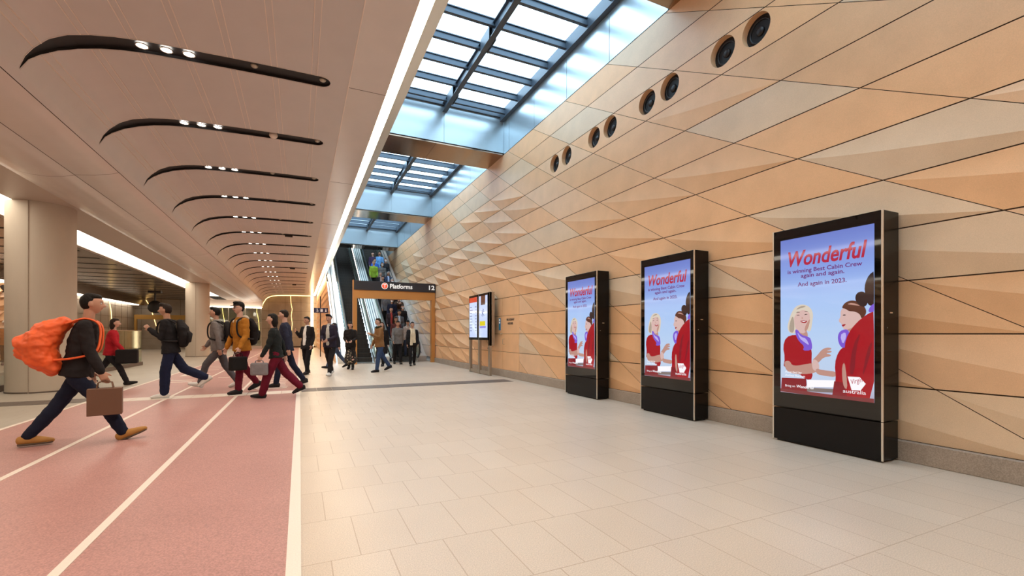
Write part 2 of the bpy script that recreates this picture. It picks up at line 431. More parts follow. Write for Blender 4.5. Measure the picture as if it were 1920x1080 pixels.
# soffit, light band, low ceiling
so = MB(); so.box(-4.44, yA, 4.05, -5.43, YE, 4.12); so.box(-6.35, yA, 4.05, -6.5, YE, 4.12); struct(so.build('ceiling_soffit', M['soffit']))
lb = MB().box(-5.44, yA, 4.065, -6.34, 40, 4.1).build('light_band', M['ledband']); tag(lb, 'wide glowing white light band in the ceiling behind the columns', 'ceiling light')
lb2 = MB().box(-11.5, yA, 3.52, -11.9, 45, 3.56).build('light_band', M['ledband']); tag(lb2, 'narrow glowing light line beside the far faceted wall', 'ceiling light')
lc = MB(); lc.box(-11.45, yA, 4.08, -6.5, YE, 4.14, 0); lc.box(-16.3, yA, 3.565, -11.45, YE, 4.14, 0)
y = 4.5
while y < YE:
    lc.box(-11.3, y-.05, 4.07, -6.8, y+.07, 4.085, 1); y += 3.5/2
struct(lc.build('ceiling_low', [M['lowceil'], M['black']]))
# raised rib pairs along the hall
rb = MB()
def zprof(x):
    for a, b in zip(prof, prof[1:]):
        if b[0] <= x <= a[0]: return a[1] + (b[1]-a[1])*(x-a[0])/(b[0]-a[0] or 1)
    return 4.75
for x in (-2.62, -2.2, -1.76, -1.27, -.79, -.30, .18):
    for dx in (-.035, .035):
        z = zprof(x+dx)
        for k in slots:
            yc = Y0+P*k; ws = wslot(x)
            rb.box(x+dx-.004, yc+ws+.012, z-.007, x+dx+.004, yc+P-ws-.012, z+.004)
for x in (.625,): rb.box(x-.006, yA, 4.746, x+.006, YE, 4.752)
struct(rb.build('trim_11', M['rib']))
# light slots
cnt = ['nearest', 'second', 'third', 'fourth', 'fifth', 'sixth', 'seventh', 'eighth', 'ninth', 'tenth', 'eleventh', 'twelfth', 'thirteenth', 'fourteenth', 'fifteenth', 'sixteenth', 'farthest']
spotd = bpy.data.lights.new('downlight', 'SPOT'); spotd.energy = SPOT_W; spotd.color = (1, .86, .70); spotd.spot_size = R(125); spotd.spot_blend = .8; spotd.shadow_soft_size = .06
ch = MB(); sf = [p for p in fine if -2.81 < p[0] < .395]; vs = []
for (x, z) in sf:
    w_ = wslot(x) + .002; vs += [(x, -w_, z), (x, -w_, z+.035), (x, w_, z+.035), (x, w_, z)]
fs = [(i*4+a, i*4+a+1, i*4+a+5, i*4+a+4) for i in range(len(sf)-1) for a in range(3)]
ch.add(vs, fs, 0, False)
lip = MB()
for sg in (-1, 1):
    vs = []
    for (x, z) in sf: w_ = wslot(x); vs += [(x, sg*(w_+.001), z-.004), (x, sg*(w_+.014), z-.006), (x, sg*(w_+.014), z+.002)]
    lip.add(vs, [(i*3+a, i*3+a+1, i*3+a+4, i*3+a+3) for i in range(len(sf)-1) for a in range(2)], 0, True)
chm, lipm = ch.mesh('channel', M['black']), lip.mesh('rim', M['fascia'])
lensm = MB().cyl((0, 0), .055, 0, .01, 20).mesh('lens', M['spot']); t = MB(); t.tube([(.062*math.cos(a*math.pi/12), .062*math.sin(a*math.pi/12), 0) for a in range(24)], .008, 6, closed=True); ringm = t.mesh('bezel', M['silver'])
devm = MB().ell((0, 0, 0), (.045, .045, .03)).mesh('sensor', M['champ'])
def link(name, me, parent, loc=(0,0,0)):
    o = bpy.data.objects.new(name, me); COL.objects.link(o); o.parent = parent; o.location = loc; return o
for k in slots:
    yc = Y0+P*k
    lab = 'curved black light slot in the cream ceiling, %s' % (cnt[k] + ' from the front') if k >= 0 else 'curved black light slot in the ceiling'
    if k == 0: lab = 'curved black light slot in the cream ceiling, the nearest and largest'
    if k == 16: lab = 'curved black light slot in the cream ceiling, farthest of the row'
    if k < 0 and k < -3: pass
    e = empty('light_slot', (0, yc, 0), label=lab, cat='ceiling light', group='curved light slots across the ceiling')
    link('channel', chm, e); link('rim', lipm, e)
    for x in (-1.72, -1.48, -1.25):
        d = link('downlight', ringm, e, (x, 0, zprof(x)+.012)); link('lens', lensm, d, (0, 0, .002))
        lo = bpy.data.objects.new('downlight_lamp', spotd); COL.objects.link(lo); lo.parent = d; lo.location = (0, 0, -.02)
    for x in ((-.54, .29) if k != 1 else (.29,)): link('sensor', devm, e, (x, 0, zprof(x)+.03))
    if k == 1:
        link('camera_dome', MB().ell((0, 0, 0), (.07, .07, .06)).mesh('camera_dome', M['rib']), e, (-.42, 0, 4.75))
    if k in (5, 9, 13):
        link('track_camera', MB().box(-.12, -.05, -.07, .12, .05, .02).mesh('track_camera', M['blackmetal']), e, (-.35, 0, 4.73))
# LED light line along the edge of the ceiling
le = empty('light_line', (0, 0, 0), label='long glowing warm light line along the ceiling edge beside the skylights', cat='ceiling light')
MB().box(1.150, yA, 4.752, 1.285, YE-.6, 4.78).build('diffuser', M['led'], le)
e_ = MB(); e_.box(1.285, yA, 4.745, 1.30, YE-.6, 4.83); e_.box(1.30, yA, 4.80, 1.44, YE-.6, 4.83); e_.build('edge_profile', M['silver'], le)

# ------------------------------------------------------------------ skylight wells
def well(i, ya, yb):
    o = MB()
    # right, near and far well walls, in panels
    y = ya
    while y < yb - .05:
        y2 = min(y+1.55, yb); o.box(5.42, y+.006, 6.512, 5.46, y2-.006, 7.62); y = y2
    for (a, b) in ((1.44, 3.62), (3.62, 5.42)):
        o.box(a+.004, yb, 6.55, b-.004, yb+.03, 7.62); o.box(a+.004, ya-.03, 6.55, b-.004, ya, 7.62)
    struct(o.build('wall_well_%d' % i, M['well']))
    wd = empty('window_%d' % i); wd['kind'] = 'structure'
    b = MB(); b.box(5.30, ya, 7.45, 5.42, yb, 7.72); b.box(1.44, ya, 7.45, 1.54, yb, 7.72); b.box(1.44, ya, 7.56, 5.42, ya+.06, 7.72); b.box(1.44, yb-.06, 7.56, 5.42, yb, 7.72)
    b.build('perimeter_frame', M['frame'], wd)
    b = MB(); b.box(3.57, ya, 7.38, 3.69, yb, 7.40); b.box(3.615, ya, 7.40, 3.645, yb, 7.60); b.box(3.57, ya, 7.60, 3.69, yb, 7.62); b.build('centre_beam', M['frame'], wd)
    k = 0; y = yb - .34
    while y > ya + .1:
        r = MB(); r.box(1.5, y-.04, 7.52, 5.35, y+.04, 7.535); r.box(1.5, y-.012, 7.535, 5.35, y+.012, 7.66); r.box(1.5, y-.04, 7.66, 5.35, y+.04, 7.68); r.build('rafter', M['frame'], wd); y -= .82; k += 1
        if k % 3 == 1:
            q = MB(); q.box(3.55, y+.15, 7.36, 3.565, y+.65, 7.62); q.box(3.695, y+.15, 7.36, 3.71, y+.65, 7.62); q.build('splice_plate', M['frame'], wd)
    g = MB(); g.box(1.44, ya, 7.69, 5.44, yb, 7.70); g.build('glass_pane', M['pane'], wd)
wells = [(-2.4, 4.25), (5.62, 12.2), (13.5, 20.2), (21.5, 28.2)]
for i, (a, b) in enumerate(wells): well(i+1, a, b)
bm_ = MB(); bz = 6.5
for (a, b) in ((yA, -2.4), (4.25, 5.62), (12.2, 13.5), (20.2, 21.5), (28.2, 29.4)):
    for (x0, x1) in ((1.44, 3.40), (3.40, 5.44)):
        bm_.box(x0+.003, a+.03, bz, x1-.003, b-.03, bz+.03, 0)
    bm_.box(1.44, a+.03, bz+.05, 5.44, b-.03, 7.72, 1)
struct(bm_.build('ceiling_beams', [M['bronze'], M['well']]))
struct(MB().box(-16.4, YE+.02, 0, -16.3, YE+.1, 5).build('wall_corner', M['stone']))
# upper hall beyond the last beam
up = MB(); up.box(1.44, 29.4, 9.6, 5.6, 42, 9.7); up.box(5.44, 28, 6.5, 5.55, 42, 9.7); up.box(1.44, 33.6, 7.45, 5.44, 42, 7.53); up.box(1.2, YE-12.4, 4.83, 5.44, YE-12.3, 7.53)
struct(up.build('wall_upper', M['well']))

struct(MB().box(-16.3, YB-.2, 0, 5.6, YB, 7.7).build('back_sky_blocker', M['sand']))  # unseen wall added to shut the sky out of the open hall end
# ------------------------------------------------------------------ end wall, far left wall
ew = MB(); ew.box(-16.3, YE, 0, 1.6, YE+.2, 5.0); struct(ew.build('wall_end', M['stone']))
jn = MB()
for z in (.9, 1.7, 2.5, 3.3, 4.1): jn.box(-16.2, YE-.012, z-.006, 1.5, YE+.02, z+.006)
x = -15.5; 
while x < 1.4: jn.box(x-.006, YE-.012, 0, x+.006, YE+.02, 4.75); x += 1.3
jn.box(-2.2, YE-.2, 0, 1.3, YE-.012, .12)
struct(jn.build('baseboard_end', M['joint']))
cr = [[(-.75, 4.74), (-.72, 4.0), (-.62, 3.5), (-.70, 2.9), (-.62, 2.2), (-.68, 1.3), (-.6, .4)], [(-3.4, 4.0), (-3.45, 3.2), (-3.3, 2.5), (-3.25, 1.6), (-3.3, .7)],
      [(-7.4, 3.3), (-7.2, 2.4), (-6.9, 1.6), (-6.8, 1.2)], [(-6.1, 4.0), (-6.0, 3.1), (-5.85, 2.2), (-5.6, 1.3), (-5.3, .8)], [(-11.3, 4.0), (-11.0, 3.4), (-10.8, 2.6), (-10.6, 1.8)], [(-1.3, 2.6), (-1.25, 1.8), (-1.35, 1.0)]]
crl = ['golden light crack down the stone end wall, under the ceiling arch', 'golden light crack in the stone end wall between the suited man and the arch edge', 'short golden light crack just right of the far column', 'golden light crack in the far stone wall behind the grey jacket man', 'golden light crack above the distant gold portal', 'faint short golden light crack low on the end wall']
for c, lab in zip(cr, crl):
    o = MB().tube([(x, YE-.02, z) for x, z in c], .014 if c is not cr[-1] else .008, 6, ref=(0, 1, 0)).build('light_crack', M['crack']); tag(o, lab, 'wall light')
cove = MB().tube([(x, YE-.35, z-.03) for x, z in [(1.1, 4.75)] + prof[1:] + [(-2.95, 3.9), (-3.0, 3.6)]], .022, 8, ref=(0, 1, 0)).build('arch_light', M['crack']); tag(cove, 'golden light line curving over the arch of the end wall', 'wall light')
vl = MB().box(.92, YE-.35, .1, 1.14, YE-.3, 4.7).build('vertical_light', M['ledsoft']); tag(vl, 'tall vertical glowing light at the right end of the end wall', 'wall light')
tb = empty('shopfront', (0, 0, 0), label='dark glass shopfront with slim frames below the white light bar at the far end', cat='shopfront')
b = MB(); b.box(-8, 43.65, 3.5, -2.85, 43.9, 4.05); b.build('bulkhead', M['soffit'], tb); MB().box(-8, 43.7, .0, -2.9, 43.85, .22).build('sill', M['soffit'], tb); MB().box(-8, 43.3, 3.40, -2.9, 43.64, 3.49).build('light_bar', M['ledband'], tb)
MB().box(-7.9, 43.75, .25, -2.9, 43.77, 3.4).build('glass', M['rail_glass'], tb)
for x in (-7.9, -6.6, -5.3, -4.1, -2.95): MB().box(x-.025, 43.72, .2, x+.025, 43.8, 3.5).build('mullion', M['champ'], tb)
MB().box(-7.9, 43.72, 2.2, -2.9, 43.8, 2.24).build('transom', M['champ'], tb)
panel_wall('wall_left', -12.0, -1, 2, 31, .1, 3.5, -3, 5, lambda y, k, u: .14*(.4+u) if u > .1 else 0, seed=9)
struct(MB().box(-12.3, YB, 0, -12.02, 31, 3.56).build('wall_left_backing', M['joint']))
sl2 = MB(); sl2.box(-12.3, 31, 0, -12.0, YE, 3.56, 0)
for z in (.9, 1.7, 2.5, 3.3): sl2.box(-12.0, 31, z-.006, -11.99, YE, z+.006, 1)
y = 31.2
while y < YE: sl2.box(-12.0, y-.006, 0, -11.99, y+.006, 3.56, 1); y += 1.3
struct(sl2.build('wall_left_stone', [M['stone'], M['joint']]))
for yy, lab in ((33.5, 'golden light crack in the left stone wall, just right of the near column'), (40.8, 'golden light crack in the left stone wall, beside the red jacket person')):
    o = MB().tube([(-11.985, yy + dy, z) for dy, z in ((-.3, 3.5), (0, 2.9), (.1, 2.3), (.35, 1.7), (.4, 1.2))], .014, 6).build('light_crack', M['crack']); tag(o, lab, 'wall light')
for i, y in enumerate((27.9, 28.6, 29.6, 30.3)):
    o = MB().cyl((y, 3.27), .17, -12.0, -11.84, 24, 0, 'x').build('wall_speaker', M['black']); tag(o, 'round black opening high in the far left faceted wall, %s from the column' % ['first', 'second', 'third', 'fourth'][i], 'speaker', 'round openings in the far left wall')
# side wall under the left escalator: triangle of patterned tiles
sw = MB(); topz = lambda y: min(max((y-20.9)*.577, .02), 4.74)
y = 20.9; 
ys = [20.9 + .9*i for i in range(28)]
for a in ys:
    b_ = a+.9
    sw.add([(1.42, a, 0), (1.42, b_, 0), (1.42, b_, topz(b_)), (1.42, a, topz(a))], [(0,3,2,1)], 0)
struct(sw.build('wall_side', M['tan']))
tri = MB(); rnd = random.Random(4)
for r in range(12):
    for c in range(60):
        yy = 21 + c*.42 + (r % 2)*.21; z = .12 + r*.39
        if yy < 45 and z + .36 < topz(yy):
            d = rnd.uniform(.02, .05)
            tri.add([(1.42, yy, z), (1.42, yy+.40, z), (1.42, yy+.2, z+.36), (1.42-d, yy+.12, z+.10)], [(0,3,1),(1,3,2),(2,3,0)], rnd.choice((0, 1)))
struct(tri.build('wall_side_tiles', [M['peach'], M['tan']]))

# ------------------------------------------------------------------ columns
for lab, y in (('thick round concrete column standing left, behind the man with the orange bag', 13.45), ('round concrete column standing farther back, behind the walkers', 30.3)):
    e = empty('column', (-5.14, y, 0), label=lab, cat='column')
    b = MB(); b.cyl((0, 0), .56, 0, 4.05, 64); b.build('shaft', M['concrete'], e)
    MB().box(-.006, -.575, 0, .006, -.555, 4.04).build('joint', M['plinth'], e)
    t = MB(); t.cyl((0, 0), .57, 0, .03, 64); t.build('base_ring', M['band'], e)

# ------------------------------------------------------------------ glass balustrades round the left void
def balustrade(lab, p0, p1, n):
    e = empty('glass_balustrade', label=lab, cat='balustrade')
    p0, p1 = Vector((*p0, 0)), Vector((*p1, 0)); d = (p1-p0); L_ = d.length; d.normalize(); q = Vector((-d.y, d.x, 0))
    def slab(a, b, z0, z1, th, m, name):
        A, B = p0 + d*a, p0 + d*b
        vs = [A-q*th, B-q*th, B+q*th, A+q*th]; mb = MB()
        mb.add([(v.x, v.y, z0) for v in vs] + [(v.x, v.y, z1) for v in vs], [(3,2,1,0),(4,5,6,7),(0,1,5,4),(1,2,6,5),(2,3,7,6),(3,0,4,7)]); return mb.build(name, m, e)
    for i in range(n): slab(L_*i/n+.008, L_*(i+1)/n-.008, .12, 1.36, .008, M['rail_glass'], 'glass_panel')
    slab(0, L_, 0, .14, .05, M['band'], 'base_shoe'); slab(0, L_, 1.36, 1.385, .02, M['champ'], 'top_rail')
balustrade('glass balustrade beside the left column, running along the hall', (-5.95, 8), (-5.75, 22.8), 8)
balustrade('glass balustrade end facing us, left of the black leather jacket man', (-5.75, 22.8), (-8.6, 22.8), 3)
bm2 = MB(); bm2.box(-8.6, 8, 0, -6.0, 22.7, .01); struct(bm2.build('floor_void_shade', M['band']))  # dark sheet painted in for the dim open void, no hole cut

# ------------------------------------------------------------------ portals
def portal(lab, x0, x1, y, mt, header, sign=True):
    e = empty('portal', (0, y, 0), label=lab, cat='portal')
    for x in (x0, x1-.16): MB().box(x, -.12, 0, x+.16, .12, header).build('post', mt, e, bevel=.004)
    MB().box(x0, -.12, header, x1, .12, header+.36).build('header', mt, e, bevel=.004)
    return e
po = portal('orange bronze portal in front of the escalators with a black Platforms sign', 1.97, 5.40, 19.7, M['orange'], 2.72)
sb = MB().box(2.0, -.15, 3.06, 5.41, .10, 3.44).build('sign_box', M['signblack'], po, bevel=.004)
MB().box(1.97, -.155, 3.06, 2.0, .10, 3.46).build('sign_edge', M['orange'], po)
c = MB(); c.cyl((3.23, 3.26), .135, -.158, -.152, 32, 0, 'y'); c.build('sign_roundel_rim', M['white'], sb)
c = MB(); c.cyl((3.23, 3.26), .112, -.163, -.157, 32, 0, 'y'); c.build('sign_roundel', M['tred'], sb)
text('T', .19, (3.23, -.166, 3.195), ROT_F, M['white'], sb, 'sign_letter', align='CENTER', bold=.004)
text('Platforms', .26, (3.43, -.156, 3.175), ROT_F, M['white'], sb, 'sign_word', bold=.006, width=.95)
text('12', .26, (5.06, -.156, 3.175), ROT_F, M['white'], sb, 'sign_number', bold=.006, width=.25)
portal('distant gold portal behind the balustrade at the far left', -11.75, -7.6, 44.9, M['gold'], 2.4)

# ------------------------------------------------------------------ escalators
T30 = math.tan(R(30))
def escalator(lab, x0, x1, left_clad):
    e = empty('escalator', (0, 0, 0), label=lab, cat='escalator')
    st = MB(); st.box(x0, 0, -.2, x1, .42, 0, 0); st.box(x0, -.006, -.03, x1, .02, .003, 1)
    for j in range(24):
        xx = x0 + (x1-x0)*(j+.5)/24; st.box(xx-.012, -.012, -.18, xx+.012, .001, -.04, 1)
    sm = st.mesh('step', [M['step'], M['tread']])
    for i in range(36):
        o = link('step', sm, e, (0, 20.9 + .3464*i, .2*(i+1)))
    MB().box(x0-.02, 19.9, 0, x1+.02, 20.9, .02).build('landing_plate', M['steel'], e)
    for (x, sg) in ((x0, -1), (x1, 1)):
        # skirt and glass side follow the incline, handrail loops round the newel
        sk = MB(); sk.prism([(20.3, 0), (33.2, 12.3*T30), (33.2, 12.3*T30+.55), (20.9, .45), (20.3, .25)], 'x', x, x+sg*.03); sk.build('skirt_panel', M['steel'], e)
        gl = MB(); gl.prism([(20.35, .25), (20.9, .45), (33.2, 12.3*T30+.55), (33.2, 12.3*T30+1.02), (20.9, .98), (20.15, .93), (19.98, .72), (20.05, .45)], 'x', x+sg*.05, x+sg*.06); gl.build('side_glass', M['rail_glass'], e)
        pts = [(x+sg*.055, 20.6, .18), (x+sg*.055, 20.2, .22), (x+sg*.055, 20.0, .38), (x+sg*.055, 19.93, .62), (x+sg*.055, 20.02, .86), (x+sg*.055, 20.25, .99), (x+sg*.055, 20.7, 1.03), (x+sg*.055, 21.2, 1.15), (x+sg*.055, 33.2, 12.0*T30+1.15)]
        MB().tube(pts, (.04, .03), 10).build('handrail', M['rubber'], e)
    return e
es1 = escalator('empty dark stepped escalator rising on the left, beside the middle deck', 1.98, 2.92, True)
es2 = escalator('right escalator crowded with people coming down, by the faceted wall', 3.72, 4.75, False)
def dz(y): return .34 + (12.75*T30+.28)/12.65*(y-20.75)
def deck(lab, x0, x1, grooves, cm_='clad'):
    e = empty('escalator_deck', label=lab, cat='escalator cladding')
    MB().prism([(20.55, .0), (33.4, 12.75*T30-.1), (33.4, 12.75*T30+.62), (20.75, .34), (20.5, .25)], 'x', x0, x1).build('cladding', M[cm_], e)
    for x in grooves:
        MB().prism([(20.8, dz(20.8)-.02), (33.3, dz(33.3)-.02), (33.3, dz(33.3)+.012), (20.8, dz(20.8)+.012)], 'x', x-.018, x+.018).build('groove_trim', M['frame'], e)
    return e
dk1 = deck('white sloping cladding on the outer left side of the empty escalator', 1.46, 1.86, [1.6])
dk2 = deck('white sloping deck between the two escalators', 3.06, 3.60, [3.16, 3.27, 3.38, 3.49])
MB().prism([(20.8, dz(20.8)-.02), (33.3, dz(33.3)-.02), (33.3, dz(33.3)+.02), (20.8, dz(20.8)+.02)], 'x', 1.74, 1.80).build('led_strip', M['ledband'], dk1)
MB().prism([(20.8, dz(20.8)-.02), (33.3, dz(33.3)-.02), (33.3, dz(33.3)+.02), (20.8, dz(20.8)+.02)], 'x', 3.09, 3.13).build('led_strip', M['ledband'], dk2)
deck('white sloping cladding between the right escalator and the faceted wall', 4.88, 5.26, [5.08], 'soffit')

# ------------------------------------------------------------------ advertising kiosks
def scr(name, col, s=1.0):
    return mat(name, (.01, .01, .01), .06, emit=col, es=s*.66)
def grad_screen():
    m = mat('screen_sky', (.01, .01, .01), .06, emit=(1, 1, 1), es=.62); N = m.node_tree.nodes; L = m.node_tree.links
    tc = N.new('ShaderNodeTexCoord'); sp = N.new('ShaderNodeSeparateXYZ'); r = N.new('ShaderNodeValToRGB')
    L.new(tc.outputs['Generated'], sp.inputs[0]); L.new(sp.outputs['Z'], r.inputs[0]); L.new(r.outputs[0], N['Principled BSDF'].inputs['Emission Color'])
    el = r.color_ramp.elements; el[0].position = 0; el[0].color = (.40, .36, .50, 1); el[1].position = 1; el[1].color = (.16, .22, .62, 1)
    for p, c in ((.1, (.55, .66, .85)), (.35, (.50, .66, .92)), (.62, (.40, .58, .95)), (.8, (.25, .36, .80))):
        e = el.new(p); e.color = (*c, 1)
    return m
SC = dict(sky=grad_screen(), red=scr('screen_red', (.36, .008, .016)), dred=scr('screen_dark_red', (.22, .012, .02)), skin=scr('screen_skin', (.50, .27, .22)), skin2=scr('screen_skin_pale', (.66, .45, .42)),
          blonde=scr('screen_blonde', (.68, .60, .50)), blonde2=scr('screen_blonde_shade', (.40, .33, .26)), brown=scr('screen_brown', (.10, .032, .02)), dark=scr('screen_dark', (.025, .012, .014)), purple=scr('screen_purple', (.20, .10, .62)), lilac=scr('screen_lilac', (.48, .42, .85)),
          head=scr('screen_headline', (.42, .012, .05)), body=scr('screen_body_text', (.16, .02, .16)), white=scr('screen_white', (.95, .93, .97)), tarmac=scr('screen_tarmac', (.20, .16, .15)), lips=scr('screen_lips', (.35, .02, .03)), base=scr('screen_base', (.20, .03, .035)))
def pq(x, y):   # poster artwork units -> (width 0..1 from the left, height 0..1)
    t = (x-15)/525.; top = 150-.19*(x-15); bot = 1005+.101*(x-15); hL, hR = 855., 1008.
    return (t*hR/((1-t)*hL+t*hR), (bot-y)/(bot-top))
SW, SH, SZ = .955, 1.755, .575
kiosk = empty('advertising_kiosk', (5.09, 0, 0))
body = MB(); body.box(0, 0, .40, .28, 1.12, 2.45); body.build('housing', M['gloss'], kiosk, bevel=.006)
MB().box(.004, .004, .02, .276, 1.116, .392).build('lower_cabinet', M['gloss'], kiosk, bevel=.004)
MB().box(.03, .03, 0, .25, 1.09, .02).build('foot', M['black'], kiosk)
MB().box(-.004, .012, .41, 0, 1.108, 2.44).build('front_glass', M['glossglass'], kiosk)
for (y0, y1) in ((-.004, .012), (1.108, 1.124)):
    for (z0, z1) in ((.02, .392), (.40, 2.452)): MB().box(-.006, y0, z0, .008, y1, z1).build('edge_trim', M['silver'], kiosk)
MB().box(.12, -.004, 1.45, .165, 0, 1.463).build('lock_plate', M['silver'], kiosk); MB().cyl((.075, 1.31), .006, -.004, 0, 12, 0, 'y').build('keyhole', M['champ'], kiosk)
MB().box(.10, .3, 2.45, .2, .8, 2.475).build('antenna_cover', M['gloss'], kiosk, bevel=.01)
ky0 = .07; YL = ky0 + SW       # left edge of the poster as the viewer sees it
dm = MB(); dm.box(-.006, ky0, SZ, -.004, ky0+SW, SZ+SH); disp = dm.build('display', SC['sky'], kiosk)
lay = [0]
def shape(name, pts, m, smooth=2):
    q = [Vector(pq(*p)) for p in pts]
    for _ in range(smooth):
        r = []
        for i in range(len(q)): a, b = q[i], q[(i+1) % len(q)]; r += [a*.75+b*.25, a*.25+b*.75]
        q = r
    lay[0] += 1; x = -.0062 - lay[0]*.00006
    q = [(min(max(p.x, 0), 1), min(max(p.y, 0), 1)) for p in q]
    mb = MB(); bm = bmesh.new(); vs = [bm.verts.new((x, YL - p[0]*SW, SZ + p[1]*SH)) for p in q]; es = [bm.edges.new((vs[i], vs[(i+1) % len(vs)])) for i in range(len(vs))]
    bmesh.ops.triangle_fill(bm, use_beauty=True, edges=es); bmesh.ops.recalc_face_normals(bm, faces=bm.faces)
    me = bpy.data.meshes.new(name); bm.to_mesh(me); bm.free(); me.materials.append(m)
    o = bpy.data.objects.new(name, me); COL.objects.link(o); o.parent = disp; return o
shape('pale_tarmac', [(165, 935), (320, 935), (320, 975), (165, 975)], SC['white'], 0)
shape('tarmac', [(160, 978), (330, 985), (320, 1005), (160, 1000)], SC['tarmac'], 0)
shape('blonde_hair', [(65,670),(52,640),(62,600),(75,560),(95,525),(125,508),(160,510),(188,530),(200,565),(195,600),(190,640),(182,665),(150,650),(120,660),(95,675)], SC['blonde'])
shape('neck', [(106,640),(165,650),(172,705),(112,700)], SC['skin'])
shape('red_dress', [(28,750),(45,695),(95,678),(135,690),(172,715),(192,760),(190,850),(198,930),(160,935),(120,900),(30,870),(40,810)], SC['red'], 1)
shape('dress_skirt', [(18,1000),(22,925),(160,928),(166,1018)], SC['dred'], 0)
shape('upper_arm', [(30,835),(66,825),(84,862),(200,836),(235,850),(230,888),(160,905),(55,900)], SC['skin'])
shape('smiling_face', [(92,560),(102,532),(132,520),(166,530),(180,560),(182,600),(172,640),(152,672),(130,672),(105,655),(92,620)], SC['skin2'])
shape('hair_fringe', [(86,600),(88,550),(110,516),(145,508),(182,528),(192,570),(180,556),(150,538),(120,545),(100,565)], SC['blonde'], 1)
shape('hair_shade', [(62,660),(68,610),(84,570),(92,600),(94,650),(84,672)], SC['blonde2'])
shape('hair_strand', [(100,540),(125,518),(160,515),(150,524),(122,532)], SC['blonde2'], 1); shape('cheek_shade', [(150,640),(178,590),(182,600),(172,642),(155,668)], SC['skin'], 1)
shape('lips', [(122,601),(146,596),(168,600),(160,612),(142,615)], SC['lips']); shape('teeth', [(128,602),(162,600),(148,607)], SC['white'], 0)
for p in ([(103,572),(115,566),(127,570),(115,571)], [(146,568),(158,561),(170,564),(158,566)], [(100,556),(114,549),(128,554),(114,553)], [(146,551),(160,544),(173,549),(160,548)]): shape('eye_line', p, SC['dark'], 1)
shape('nose_shade', [(137,575),(142,590),(134,590)], SC['skin'], 1)
shape('neck_scarf', [(96,652),(112,650),(130,680),(170,690),(186,700),(196,750),(186,768),(140,770),(150,745),(122,720),(104,690)], SC['purple'], 1)
shape('scarf_fold', [(108,662),(130,692),(160,700),(180,742),(150,722),(124,702)], SC['lilac'], 1)
shape('reaching_hand', [(192,826),(222,796),(250,760),(278,750),(302,753),(300,762),(272,768),(303,768),(303,778),(268,784),(300,790),(298,800),(258,806),(232,835),(206,850)], SC['skin'], 1)
shape('clasped_hand', [(195,820),(215,818),(235,845),(232,880),(205,885),(192,860)], SC['skin2'])
shape('forearm', [(215,868),(250,878),(335,886),(335,918),(240,908),(215,895)], SC['skin'], 1)
shape('second_dress', [(320,840),(340,775),(372,742),(398,690),(440,640),(470,640),(400,1050),(310,1035),(328,930)], SC['red'], 1)
shape('second_skirt', [(318,940),(400,950),(400,1045),(305,1032)], SC['dred'], 0)
shape('second_face', [(362,528),(400,520),(450,545),(476,580),(458,620),(436,650),(402,662),(368,645),(360,618),(340,600),(354,575),(352,550)], SC['skin2'], 1)
shape('brown_hair', [(358,528),(375,498),(410,482),(450,488),(488,515),(500,555),(470,590),(462,560),(430,545),(400,545),(380,530)], SC['brown'])
shape('hair_shine', [(385,505),(420,495),(470,515),(430,510)], SC['skin'], 1); shape('jaw_shade', [(400,662),(436,650),(458,620),(440,615),(415,640),(385,648)], SC['skin'], 1)
shape('second_eye', [(362,568),(374,562),(386,566),(374,570)], SC['dark'], 1); shape('second_lips', [(358,622),(378,616),(384,620),(366,634)], SC['lips'], 1)
shape('second_scarf', [(342,668),(362,650),(392,645),(404,670),(386,738),(372,754),(350,742),(337,702)], SC['purple'], 1); shape('second_fold', [(350,680),(380,660),(386,690),(366,735)], SC['lilac'], 1)
shape('foreground_dress', [(380,990),(366,900),(380,830),(374,740),(395,670),(440,610),(500,560),(548,540),(548,1070),(400,1055)], SC['red'], 1)
shape('arm_edge', [(362,850),(376,830),(386,900),(392,985),(372,975),(362,920)], SC['skin'], 1)
shape('dress_fold', [(400,900),(420,740),(470,650),(440,760),(430,900)], SC['dred'], 1); shape('dress_fold', [(470,930),(500,760),(535,700),(510,820)], SC['dred'], 1)
shape('hair_bun', [(436,455),(452,436),(480,432),(500,450),(508,490),(492,520),(462,516),(436,485)], SC['dark'])
shape('dark_hair', [(545,315),(512,338),(490,385),(486,430),(500,470),(502,500),(520,515),(545,505)], SC['dark'], 1)
shape('collar_scarf', [(505,552),(518,515),(548,495),(548,545)], SC['purple'], 1)
shape('poster_foot', [(15,1002),(166,1020),(300,1040),(545,1062),(545,1035),(300,1016),(166,1000),(15,985)], SC['base'], 0)
shape('logo_badge', [(393,912),(460,914),(494,952),(465,990),(415,988)], SC['white'], 0)
def ptext(body, s, v, size, m, width, name, **k):
    lay[0] += 1; return text(body, size, (-.0075 - lay[0]*.00006, YL - s*SW, SZ + v*SH), ROT_RW, m, disp, name, width=width*SW, ext=.0002, **k)
ptext('Wonderful', .075, .822, .235, SC['head'], .84, 'headline', shear=.22, bold=.0055)
ptext('is winning Best Cabin Crew', .09, .775, .062, SC['body'], .80, 'poster_line', bold=.001)
ptext('again and again.', .25, .742, .062, SC['body'], .47, 'poster_line', bold=.001)
ptext('And again in 2023.', .215, .688, .064, SC['body'], .53, 'poster_line', bold=.001)
ptext('Awarded by', .06, .130, .036, SC['white'], .20, 'small_print'); ptext('Airline Ratings', .06, .108, .036, SC['white'], .24, 'small_print')
ptext('Bring on', .06, .040, .036, SC['white'], .12, 'small_print'); ptext('Wonderful', .195, .040, .044, SC['white'], .20, 'small_print', shear=.22, bold=.0008)
g_ = ptext('Virgin', .785, .092, .07, SC['head'], .11, 'logo_script', shear=.35); g_.rotation_euler = (R(90), R(-18), R(-90))
ptext('australia', .705, .040, .055, SC['white'], .22, 'logo_word')
